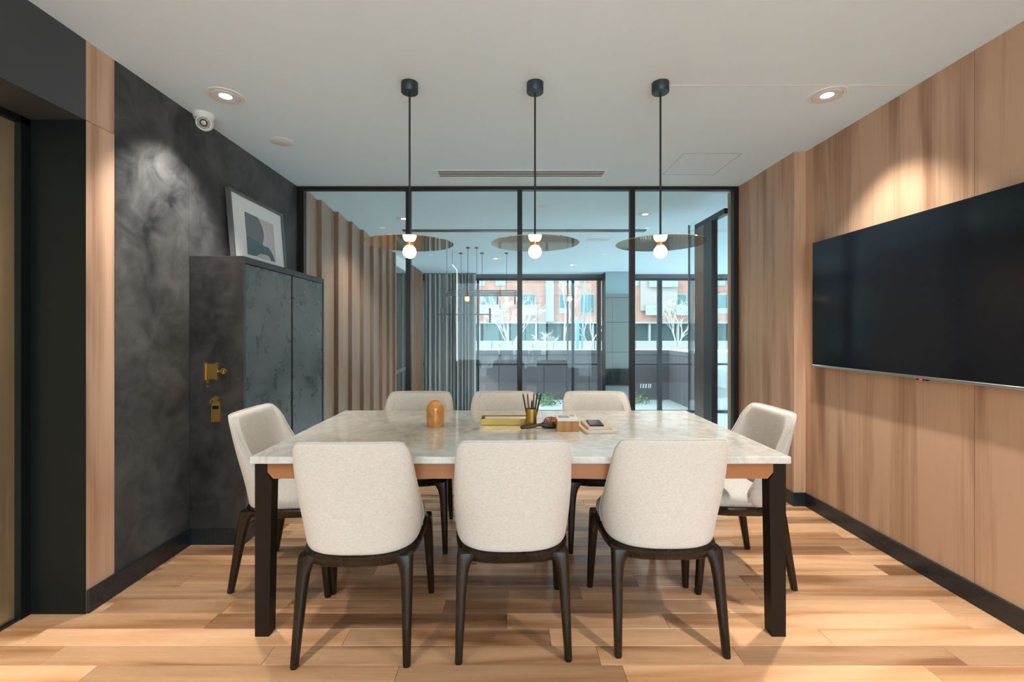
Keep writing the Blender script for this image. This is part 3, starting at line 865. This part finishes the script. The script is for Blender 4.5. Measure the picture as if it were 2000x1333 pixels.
tray = thing('brass_tray', 'rectangular brass desk tray in the middle of the table', 'tray', (-0.008, 2.572, TZ + 0.0012))
tw, td, th = 0.135, 0.062, 0.036
box('tray_floor', -tw, tw, -td, td, 0, 0.003, M['brass'], tray)
for n_, a in (('tray_wall', (-tw, tw, -td, -td + .003)), ('tray_wall', (-tw, tw, td - .003, td)), ('tray_wall', (-tw, -tw + .003, -td + .003, td - .003)), ('tray_wall', (tw - .003, tw, -td + .003, td - .003))):
    box(n_, *a, 0.003, th, M['brass'], tray, 0.0008)
box('tray_lid', -tw + .02, tw - .004, -td + .016, td - .02, 0.026, 0.030, M['paper'], tray)

cup = thing('pencil_cup', 'round brass pencil cup standing at the end of the brass tray', 'pencil cup', (0.132, 2.468, TZ + 0.0012))
bm = bmesh.new(); add_lathe(bm, [(.001, 0), (.029, 0), (.0295, .002), (.0295, .100), (.0275, .1005), (.0270, .004), (.001, .004)], n=36)
bmesh.ops.recalc_face_normals(bm, faces=bm.faces)
obj('cup_body', bm, M['brass'], cup, smooth=True, angle=40)
pl = [(-.016, -.008, -.046, .004, .185, 0, 'black pencil leaning farthest left in the brass cup'), (-.008, .010, -.020, .012, .182, 1, 'brown pencil near the left in the brass cup'),
      (-.003, -.012, .004, -.010, .150, 0, 'short black pencil upright in the middle of the brass cup'), (.006, .006, .016, .010, .185, 1, 'brown pencil leaning slightly right in the brass cup'),
      (.010, -.006, .034, -.002, .192, 0, 'tallest black pencil in the brass cup'), (.017, .004, .054, .006, .186, 0, 'black pencil leaning farthest right in the brass cup')]
for bx_, by_, tx_, ty_, tz_, k, lab in pl:
    base = Vector((bx_ * .8, by_ * .8, .0045)); tip = Vector((tx_, ty_, tz_))
    p = thing('pencil', lab, 'pencil', (0.132, 2.468, TZ + 0.0012), group='pencils in the brass cup')
    bm = bmesh.new(); add_tube(bm, [base, base.lerp(tip, .93)], 0.0046, 6); obj('shaft', bm, M['pencil2' if k else 'pencil'], p)
    bm = bmesh.new(); add_tube(bm, [base.lerp(tip, .93), tip], 0.0046, 6, 0.0008); obj('point', bm, M['pencil'], p)

brush = thing('hair_brush', 'dark brown long handled brush lying before the brass cup', 'brush', (0.165, 2.425, TZ + 0.0012), math.radians(8))
bm = bmesh.new(); rings = []
for t, w, h, z in ((0, .004, .004, .011), (.04, .010, .010, .011), (.2, .011, .010, .013), (.4, .0095, .008, .017), (.52, .011, .008, .021), (.62, .020, .010, .021), (.75, .029, .013, .018), (.88, .027, .013, .017), (.97, .014, .010, .016), (1, .004, .004, .016)):
    rings.append([(-.095 + .195 * t, w * math.cos(2 * PI * i / 20), z + h * math.sin(2 * PI * i / 20)) for i in range(20)])
add_rings(bm, rings); bmesh.ops.recalc_face_normals(bm, faces=bm.faces)
bo = obj('brush_body', bm, M['dark_leather'], brush, smooth=True)
bm = bmesh.new(); rings = []
for t, w in ((.60, .010), (.66, .018), (.76, .023), (.87, .021), (.94, .010)):
    rings.append([(-.095 + .195 * t, (w + .003) * math.cos(2 * PI * i / 20), .020 + (.0145) * math.sin(2 * PI * i / 20)) for i in range(20)])
add_rings(bm, rings); bmesh.ops.recalc_face_normals(bm, faces=bm.faces)
obj('brush_pad', bm, M['dark_leather'], brush, smooth=True)

stone = thing('speckled_stone', 'red and brown speckled rounded stone behind the brown brush', 'ornament', (0.244, 2.520, TZ + 0.0012))
bm = bmesh.new()
add_lathe(bm, [(.001, 0), (.030, 0), (.040, .008), (.043, .018)] + [(.043 * math.cos(PI / 2 * k / 8), .018 + .030 * math.sin(PI / 2 * k / 8)) for k in range(1, 9)], n=36)
obj('stone_top', bm, M['speckle'], stone, smooth=True)
bm = bmesh.new(); add_lathe(bm, [(.001, .0), (.031, .0), (.0412, .008), (.0414, .010), (.001, .010)], n=36); obj('stone_foot', bm, M['dark_leather'], stone, smooth=True, angle=40)

nb = thing('note_block', 'oak block holding a stack of white note paper', 'note holder', (0.317, 2.418, TZ))
box('wooden_block', -.057, .057, -.060, .060, 0, .054, M['box_wood'], nb, .0015, 2)
pp = box('note_paper', -.054, .054, -.056, .056, .054, .066, M['paper'], nb)
box('printed_patch', -.046, .012, -.030, .040, .066, .0664, M['ink'], pp); box('printed_patch', .018, .046, .010, .050, .066, .0664, M['ink'], pp)

def book(name, lab, x, y, z, w, d, h, rot_, mat):
    t = thing(name, lab, 'notebook', (x, y, z), math.radians(rot_), group='beige notebooks on the table')
    box('cover', -w / 2, w / 2, -d / 2, d / 2, h - .0022, h, mat, t, .001)
    box('cover', -w / 2, w / 2, -d / 2, d / 2, 0, .0022, mat, t, .001)
    box('spine', -w / 2 - .001, -w / 2 + .0022, -d / 2, d / 2, .001, h - .001, mat, t, .0008)
    box('pages', -w / 2 + .0022, w / 2 - .003, -d / 2 + .003, d / 2 - .003, .0022, h - .0022, M['paper'], t)
    return t
b1 = book('notebook', 'larger beige notebook lying under the smaller notebook and phone', 0.475, 2.415, TZ, .170, .215, .014, 6, M['notebook2'])
box('ribbon', -.083, -.079, -.128, -.106, .004, .0055, M['ribbon'], b1)
b2 = book('notebook', 'smaller sand coloured notebook stacked under the dark phone', 0.478, 2.430, TZ + .014, .130, .185, .013, 3, M['notebook'])
b2.name = 'notebook'
ph = thing('mobile_phone', 'dark glass phone lying on the stacked notebooks', 'phone', (0.470, 2.432, TZ + .027), math.radians(-2))
box('phone_body', -.036, .036, -.072, .072, 0, .007, M['black_metal'], ph, .002, 2)
box('phone_screen', -.0335, .0335, -.069, .069, .007, .0076, M['phone'], ph)

# ------------------------------------------------------------------ lounge beyond the glass
struct(box('floor_lounge', XL - 0.7, 7.0, YG + 0.06, YW + 0.1, ZL - 0.1, ZL, M['lounge_floor']))
struct(box('wall_step', XL - 0.1, 7.0, YG + 0.03, YG + 0.06, ZL, -0.012, M['skirting']))
wfl = struct_empty('wall_lounge_left', (XL, 4.2, 0))
def lb(name, x0, x1, y0, y1, z0, z1, mat, parent=wfl):
    return box(name, x0 - XL, x1 - XL, y0 - 4.2, y1 - 4.2, z0, z1, mat, parent)
lb('wall_core', XL - .2, XL - .02, YG + .03, 7.82, ZL, CEIL, M['shadow_line'])
lb('wall_core', XL - .2, XL - .02, 9.0, YW + .1, ZL, CEIL, M['shadow_line'])
fin_mesh = None
def fin(y0, y1):
    global fin_mesh
    L = y1 - y0
    bm = bmesh.new()
    poly = [(-.02, 0), (.050, 0), (.006, L), (-.02, L)]
    add_prism(bm, poly, 2, ZL, CEIL)
    o = obj('veneer_fin', bm, M['fin_wood'], wfl); o.location = (0, y0 - 4.2, 0)
ys = [4.19, 4.548, 5.00, 5.44, 5.88, 6.32, 6.76, 7.17, 7.55, 7.80]
for a, b_ in zip(ys[:-1], ys[1:]): fin(a, b_ - .002)
ys = [9.0, 9.25, 9.5, 9.75, 10.0, 10.2]
for a, b_ in zip(ys[:-1], ys[1:]): fin(a, b_ - .002)
# mirrored glass door in the fin wall
dg = struct_empty('door_2', (XL, 8.4, ZL))
box('door_glass', -.04, -.03, -.58, .6, 0, CEIL - ZL - .18, M['mirror_glass'], dg)
box('door_head', -.06, 0, -.58, .6, CEIL - ZL - .18, CEIL - ZL, M['white'], dg)
for y0, y1 in ((-.58, -.54), (.56, .6)): box('door_stile', -.05, -.01, y0, y1, 0, CEIL - ZL - .18, M['bronze'], dg)
box('door_rail', -.03, -.012, -.54, .56, 1.14, 1.20, M['silver'], dg)

# window wall
wm = struct_empty('window_2', (0, YW, 0))
WH = 2.50
def ww(name, x0, x1, z0, z1, mat, y0=-.05, y1=.05):
    return box(name, x0, x1, y0, y1, z0, z1, mat, wm)
ww('bulkhead', -2.2, 7.0, WH, CEIL, M['window_metal'])
ww('head_rail', -2.2, 7.0, WH - .05, WH, M['window_dark'], -.04, .04)
ww('sill_rail', -2.2, 7.0, ZL, ZL + .06, M['window_dark'], -.04, .04)
ww('transom', -2.2, 7.0, .500, .545, M['window_dark'], -.035, .035)
mull = [(-.665, .05, 'window_dark'), (1.52, .055, 'window_dark'), (1.40, .03, 'window_metal'), (2.12, .09, 'window_metal'), (2.78, .05, 'window_dark'), (3.52, .09, 'window_dark'), (4.27, .06, 'window_metal'), (5.2, .06, 'window_dark'), (6.1, .06, 'window_dark')]
for x, w, m in mull: ww('mullion', x - w / 2, x + w / 2, ZL + .06, WH - .05, M[m], -.05, .05)
cuts = sorted(x for x, w, m in mull)
cuts = [-2.2] + cuts + [7.0]
for a, b_ in zip(cuts[:-1], cuts[1:]):
    for z0, z1 in ((ZL + .06, .5), (.545, WH - .05)):
        ww('pane', a + .03, b_ - .03, z0, z1, M['clear'], -.004, .004)
for k, (dx, w) in enumerate(((0, .02), (.055, .03), (.115, .03), (.185, .02), (.225, .02))):
    bm = bmesh.new(); x = 3.07 + dx
    add_prism(bm, [(x, -.03), (x + w, -.03), (x + w + .012, .07), (x + .012, .07)], 1, -.008, -.0045)
    obj('white_mark', bm, M['paper'], wm)
# mirrored column before the windows
col = thing('mirror_column', 'square column clad in smoked mirror panels before the far windows', 'column', (2.43, 10.2, ZL))
hc = CEIL - ZL
box('column_core', -.255, .255, -.19, .22, 0, hc, M['window_dark'], col)
zz = [0, .78, 1.02, 1.42, 2.08, 2.62, hc]
for z0, z1 in zip(zz[:-1], zz[1:]):
    for x0, x1 in ((-.262, -.112), (-.108, .262)) if z0 > .5 and z1 < 3 else ((-.262, .262),):
        box('mirror_panel', x0, x1, -.196, -.19, z0 + .004, z1 - .004, M['mirror_glass'], col)
# curtain
def curtain(name, lab, x0, x1, y, n):
    bm = bmesh.new(); rings = []
    N = n * 12
    rr = random.Random(n)
    amp = [rr.uniform(.030, .075) for _ in range(n + 1)]
    for i in range(N + 1):
        t = i / N
        a = amp[int(t * n)]
        yy = a * math.sin(2 * PI * t * n + 2.2 * math.sin(t * 9) + 1.3 * math.sin(t * 23)) + .012 * math.sin(2 * PI * t * n * 2.3)
        x = x0 + (x1 - x0) * t
        rings.append([(x, y + yy, ZL + .01), (x, y + yy + .004, ZL + .01), (x, y + yy * .8 + .004, CEIL - .02), (x, y + yy * .8, CEIL - .02)])
    add_rings(bm, rings); bmesh.ops.recalc_face_normals(bm, faces=bm.faces)
    t = thing(name, lab, 'curtain', ((x0 + x1) / 2, y, ZL))
    o = obj('curtain_cloth', bm, M['curtain'], t, smooth=True, angle=80); o.location = (-(x0 + x1) / 2, -y, -ZL)
    box('curtain_track', x0 - (x0 + x1) / 2, x1 - (x0 + x1) / 2, -.03, .03, CEIL - .02 - ZL, CEIL - ZL, M['window_metal'], t)
curtain('curtain', 'long pleated grey curtain hanging beside the far windows', -1.87, -.70, 10.30, 12)

# glazed side screen at right of the lounge
sc_ = struct_empty('window_3', (2.10, 4.33, 0))
def sb(name, y0, y1, z0, z1, mat, x0=-.03, x1=.03): return box(name, x0, x1, y0 - 4.33, y1 - 4.33, z0, z1, mat, sc_)
sb('head_rail', 4.33, 5.02, 2.40, 2.45, M['frame_metal'])
sb('sill', 4.33, 5.02, .27, .32, M['paper'], -.05, .03); sb('parapet', 4.33, 5.02, ZL, .27, M['fin_wood'])
sb('pane', 4.33, 4.60, .32, 2.40, M['clear'], -.005, .005)
sb('post', 4.60, 4.79, .32, 2.40, M['window_dark'])
sb('post', 4.79, 5.02, .32, 2.40, M['bronze'])
sb('pane', 5.02, 5.24, ZL, 2.50, M['clear'], -.005, .005)
sb('edge_strip', 5.24, 5.252, ZL, 2.50, M['window_metal'], -.01, .01)
swin = struct_empty('added_lounge_window', (6.95, 7.3, 0))  # unseen glazed wall, added to brighten the lounge
for k in range(6):
    y0 = -3.1 + k * 1.25
    box('mullion', -.05, .05, y0 - .03, y0 + .03, ZL, CEIL, M['window_dark'], swin)
    if k < 5:
        box('pane', -.004, .004, y0 + .03, y0 + 1.22, ZL + .06, CEIL - .06, M['clear'], swin)
        for z0, z1 in ((ZL, ZL + .06), (CEIL - .06, CEIL)): box('rail', -.04, .04, y0 + .03, y0 + 1.22, z0, z1, M['window_dark'], swin)
struct(box('wall_lounge_front', XR + .2, 7.0, 4.06, 4.16, ZL, CEIL, M['room_wall']))

# lounge ceiling fittings
struct(box('trim_3', -1.35, 1.8, 5.86, 5.97, CEIL - .012, CEIL, M['window_metal']))
r1 = thing('ceiling_speaker', 'round white ceiling plate just beyond the glass wall', 'ceiling fitting', (.395, 4.81, CEIL))
bm = bmesh.new(); add_lathe(bm, [(.001, -.005), (.058, -.005), (.070, -.002), (.071, 0), (.001, 0)], n=32); obj('plate', bm, M['white'], r1, smooth=True, angle=30)
bm = bmesh.new(); add_lathe(bm, [(.001, -.008), (.03, -.007), (.031, -.005), (.001, -.005)], n=24); obj('grille', bm, M['reflector'], r1, smooth=True, angle=30)
r2 = thing('twin_downlight', 'rectangular twin spotlight in the lounge ceiling near the middle mullion', 'lamp', (1.31, 6.53, CEIL))
box('housing', -.16, .16, -.08, .08, -.008, 0, M['white'], r2, .002)
for sx in (-1, 1):
    bm = bmesh.new(); add_lathe(bm, [(.001, -.012), (.045, -.012), (.055, -.008), (.001, -.008)], sx * .075, 0, 0, 24); obj('lens', bm, M['reflector'], r2)
lounge_spots = [(1.285, 9.0, 'recessed spotlight in the lounge ceiling near the mirror column'), (-.2, 8.2, 'recessed spotlight in the lounge ceiling beside the hanging racks'),
                (-1.2, 5.3, 'recessed spotlight in the lounge ceiling near the fin wall'), (1.55, 5.1, 'recessed spotlight in the lounge ceiling above the side screen')]
for x, y, lab in lounge_spots:
    o = copy_tree(dl)
    for c in list(o.children):
        if c.type == 'LIGHT': bpy.data.objects.remove(c)
    o.location = (x, y, CEIL); o['label'] = lab
    spot_for(o, 70, math.radians(130), .6)

# hanging rack chandeliers
def rack(lab, x0, x1, y, z, rows, cross, wires):
    t = thing('hanging_rack', lab, 'chandelier', ((x0 + x1) / 2, y, CEIL), group='hanging metal racks in the lounge')
    cx = (x0 + x1) / 2
    for k in range(rows):
        bm = bmesh.new(); add_tube(bm, [(x0 - cx, (k - rows / 2) * .10, z - CEIL + .036 * k), (x1 - cx, (k - rows / 2) * .10, z - CEIL + .036 * k)], .011, 6); obj('rail', bm, M['chandelier'], t)
    for u in cross:
        xx = x0 + (x1 - x0) * u - cx
        box('crossbar', xx - .012, xx + .012, -.09 * rows / 2 - .06, .09 * rows / 2 + .02, z - CEIL - .02, z - CEIL + .02, M['chandelier'], t)
        box('drop_plate', xx - .014, xx + .014, -.03, .03, z - CEIL - .13, z - CEIL + .10, M['chandelier'], t)
    for u in wires:
        xx = x0 + (x1 - x0) * u - cx
        bm = bmesh.new(); add_tube(bm, [(xx, 0, z - CEIL), (xx, 0, 0)], .003, 5); obj('wire', bm, M['cord'], t)
        bm = bmesh.new(); add_lathe(bm, [(.001, -.02), (.03, -.02), (.03, 0), (.001, 0)], xx, 0, 0, 14); obj('ceiling_cup', bm, M['chandelier'], t)
rack('upper hanging metal rack of parallel rails near the curtain', -1.00, .17, 7.6, 1.86, 4, (.04, .45, .72, .97), (.2, .5, .85))
rack('lower hanging metal rail with short drops before the curtain', -1.06, -.24, 7.1, 1.54, 1, (.05, .12, .30, .38, .55, .97), (.15, .55, .72))
tl = thing('glow_line', 'thin vertical glowing line before the grey curtain', 'lamp', (-.80, 7.3, CEIL))  # thin emissive line with a bent top, before the curtain
bm = bmesh.new(); add_tube(bm, [(-.075, 0, -.24), (-.012, 0, -.315), (0, 0, -.34), (0, 0, -1.79)], .006, 8); obj('tube', bm, M['glow_line_mat'], tl, smooth=True, angle=50)
bm = bmesh.new(); add_tube(bm, [(-.075, 0, -.24), (-.075, 0, 0)], .0025, 5); obj('wire', bm, M['cord'], tl)

# ------------------------------------------------------------------ outside
struct(box('ground_terrace', -30, 40, YW + .05, 14.2, ZL - .2, ZL, M['pale_stone']))
struct(box('ground_street', -60, 90, 14.2, 60, -1.2, -.55, M['pale_stone']))
PY = 12.5
pw_ = struct_empty('wall_planter', (0, PY, ZL))
ph_ = .76 - ZL
box('wall_core', -12, 4.5, .03, .30, 0, ph_ - .05, M['joint'], pw_)
box('wall_core', 4.48, 4.75, -1.6, .30, 0, ph_ - .05, M['joint'], pw_)
x = -12
while x < 4.45:
    x2 = min(x + .62, 4.5)
    box('cladding_panel', x + .006, x2 - .006, 0, .03, 0, ph_ - .12, M['planter'], pw_)
    box('fascia_panel', x + .003, x2 - .003, -.015, .03, ph_ - .112, ph_, M['planter'], pw_)
    x += .62
for k in range(6):
    y0 = -1.6 + k * .27
    box('cladding_panel', 4.455, 4.485, y0 + .006, y0 + .264, 0, ph_ - .12, M['planter'], pw_)
    box('fascia_panel', 4.44, 4.485, y0 + .003, y0 + .267, ph_ - .112, ph_, M['planter'], pw_)
box('coping', -12, 4.75, -.015, .35, ph_, ph_ + .012, M['pale_stone'], pw_)
box('coping', 4.44, 4.80, -1.6, -.015, ph_, ph_ + .012, M['pale_stone'], pw_)
struct(box('planter_soil', -12, 12, PY + .35, 14.4, ZL, .70, M['pale_stone']))
# low pale street wall
lw_ = struct_empty('wall_street', (0, 21, -.6))
for k in range(40):
    x0 = -14 + k * .95
    box('stone_panel', x0 + .01, x0 + .94, 0, .25, 0, 1.44, M['low_wall'], lw_)

# brick building across the street
BY = 40.0
bld = thing('apartment_building', 'pink brick apartment building with dark ground floor across the street', 'building', (8, BY, -.6))
def bb(name, x0, x1, y0, y1, z0, z1, mat, parent=bld): return box(name, x0 - 8, x1 - 8, y0, y1, z0 + .6, z1 + .6, mat, parent)
bb('upper_wall', -22, 45, 0, 8, 2.05, 14, M['facade'])
bb('shopfront', -22, 45, .35, 8, -.6, 2.05, M['shop_dark'])
bb('band_course', -22, 45, -.08, .35, 1.98, 2.14, M['low_wall'])
for k in range(26):
    x0 = -20 + k * 2.5
    bb('shop_pier', x0, x0 + .16, .05, .4, -.6, 2.0, M['low_wall'])
wr = random.Random(11)
for zf in (2.85, 5.3, 7.8):
    x = -21.0
    while x < 43:
        w = wr.choice([.9, 1.3, 2.2, 1.3])
        kind = wr.random()
        if kind < .85:
            wn = bb('window', x, x + w, -.04, .05, zf, zf + 1.75, M['far_frame'])
            n_p = 1 if w < 1 else 2 if w < 2 else 3
            for q in range(n_p):
                a0 = x + .06 + (w - .06) * q / n_p
                bb('pane', a0, a0 + (w - .06) / n_p - .06, -.055, -.035, zf + (.5 if kind < .5 else .07), zf + 1.68, M['far_glass'], wn)
            if kind > .62:
                bb('balcony_panel', x - .15, x + w + .15, -.5, -.42, zf - .15, zf + .75, M['far_frame'])
        x += w + wr.choice([.9, 1.4, 2.1])
for x0 in (3.4, 17.5, -12): bb('bay', x0, x0 + .7, -.3, .02, 2.14, 14, M['far_frame'])
bb('pale_bay', 11.7, 14.9, -.25, .02, 3.1, 14, M['facade_light'])

# bare trees in the planter
def tree(lab, x, y, z, h, seed, stems, spread, up, r0, leaf=0, depth=4):
    rr = random.Random(seed)
    t = thing('bare_tree', lab, 'tree', (x, y, z), group='bare trees beyond the terrace wall')
    bm = bmesh.new(); tips = []
    def grow(p, d, L, r, k):
        mid = p + d * L * .5 + Vector((rr.uniform(-1, 1), rr.uniform(-1, 1), rr.uniform(-.3, .3))) * L * .05
        q = p + d * L
        n = 6 if r > .012 else 4
        rings = []
        for pt, rad in ((p, r), (mid, r * .85), (q, r * .68)):
            a = d.cross(Vector((.3, .9, .2))).normalized(); b = d.cross(a).normalized()
            rings.append([pt + rad * (math.cos(2 * PI * i / n) * a + math.sin(2 * PI * i / n) * b) for i in range(n)])
        add_rings(bm, rings)
        if k == 0:
            tips.append(q); return
        for c in range(rr.choice([2, 3, 3])):
            nd = (d + Vector((rr.uniform(-1, 1) * spread, rr.uniform(-1, 1) * spread, rr.uniform(-.2, .6) * up))).normalized()
            st = p + d * L * rr.uniform(.45, 1.0) if c else q
            grow(st, nd, L * rr.uniform(.55, .82), max(r * .62, .003), k - 1)
    for s in range(stems):
        a = 2 * PI * s / max(stems, 1) + rr.random()
        d = Vector((math.cos(a) * .5, math.sin(a) * .3, 1)).normalized() if stems > 1 else Vector((.03, 0, 1)).normalized()
        grow(Vector((0, 0, 0)), d, h * .33, r0, depth)
    bmesh.ops.recalc_face_normals(bm, faces=bm.faces)
    obj('branches', bm, M['bark'], t)
    if leaf:
        bm = bmesh.new()
        for k in range(leaf):
            c = rr.choice(tips) + Vector((rr.uniform(-.1, .1), rr.uniform(-.1, .1), rr.uniform(-.1, .1)))
            a = Vector((rr.uniform(-1, 1), rr.uniform(-1, 1), rr.uniform(-1, 1))).normalized() * .03; b = a.cross(Vector((.2, .5, 1))).normalized() * .014
            v = [bm.verts.new(c + q) for q in (-a, b, a, -b)]
            bm.faces.new(v)
        o = obj('leaves', bm, M['leaf'], t); o['kind'] = 'stuff'
tree('many stemmed bare tree beyond the terrace wall, left of the other trees', .10, 13.2, .70, 2.1, 4, 5, .62, .7, .015, 0, 5)
tree('tall slender bare tree beyond the terrace wall, right of the many stemmed tree', 1.72, 13.6, .70, 3.0, 9, 1, .45, 1.2, .028, 0, 6)
tree('low spreading bare bush between the two bare trees', 1.15, 12.98, .70, 0.7, 21, 5, .9, .4, .010, 0, 4)
tree('bare tree with a few green leaves near the lounge side screen', 5.0, 13.4, .70, 1.7, 33, 4, .7, .6, .014, 260, 5)
tree('small bare tree beside the pale blue post', 2.55, 14.1, .70, 1.6, 41, 2, .6, .8, .018, 0, 4)
post = thing('wrapped_post', 'pale blue wrapped post standing beyond the terrace wall', 'post', (2.05, 13.3, .70))
bm = bmesh.new(); add_lathe(bm, [(.001, 0), (.045, 0), (.050, .1), (.062, .35), (.066, .7), (.048, .92), (.02, .99), (.001, 1.0)], n=14); obj('wrap', bm, M['blue_post'], post, smooth=True)
bm = bmesh.new(); add_tube(bm, [(.17, .2, 0), (.30, .2, 2.6)], .03, 8); obj('leaning_pole', bm, M['blue_post'], post, smooth=True, angle=60)
# greenery at the foot of the planter wall
def shrub(lab, x, y, w, h, seed, n):
    rr = random.Random(seed)
    t = thing('low_shrub', lab, 'shrub', (x, y, ZL), group='low shrubs on the terrace')
    bm = bmesh.new()
    for k in range(n):
        c = Vector((rr.gauss(0, w * .4), rr.gauss(0, .12), abs(rr.gauss(0, h * .45)) + .02))
        a = Vector((rr.uniform(-1, 1), rr.uniform(-1, 1), rr.uniform(-.2, 1))).normalized() * .035; b = a.cross(Vector((.3, .8, .1))).normalized() * .015
        v = [bm.verts.new(c + q) for q in (-a, b, a, -b)]; bm.faces.new(v)
    o = obj('leaves', bm, M['leaf'], t); o['kind'] = 'stuff'
    bm = bmesh.new(); add_tube(bm, [(0, 0, 0), (.02, 0, h * .6)], .012, 6); obj('stem', bm, M['bark'], t)
shrub('low green shrub on the terrace between the far middle and right chairs', 1.05, 11.6, .35, .25, 5, 240)
shrub('low green shrub on the terrace right of the mirror column', 3.3, 11.9, .5, .25, 6, 320)

bpy.context.view_layer.update()
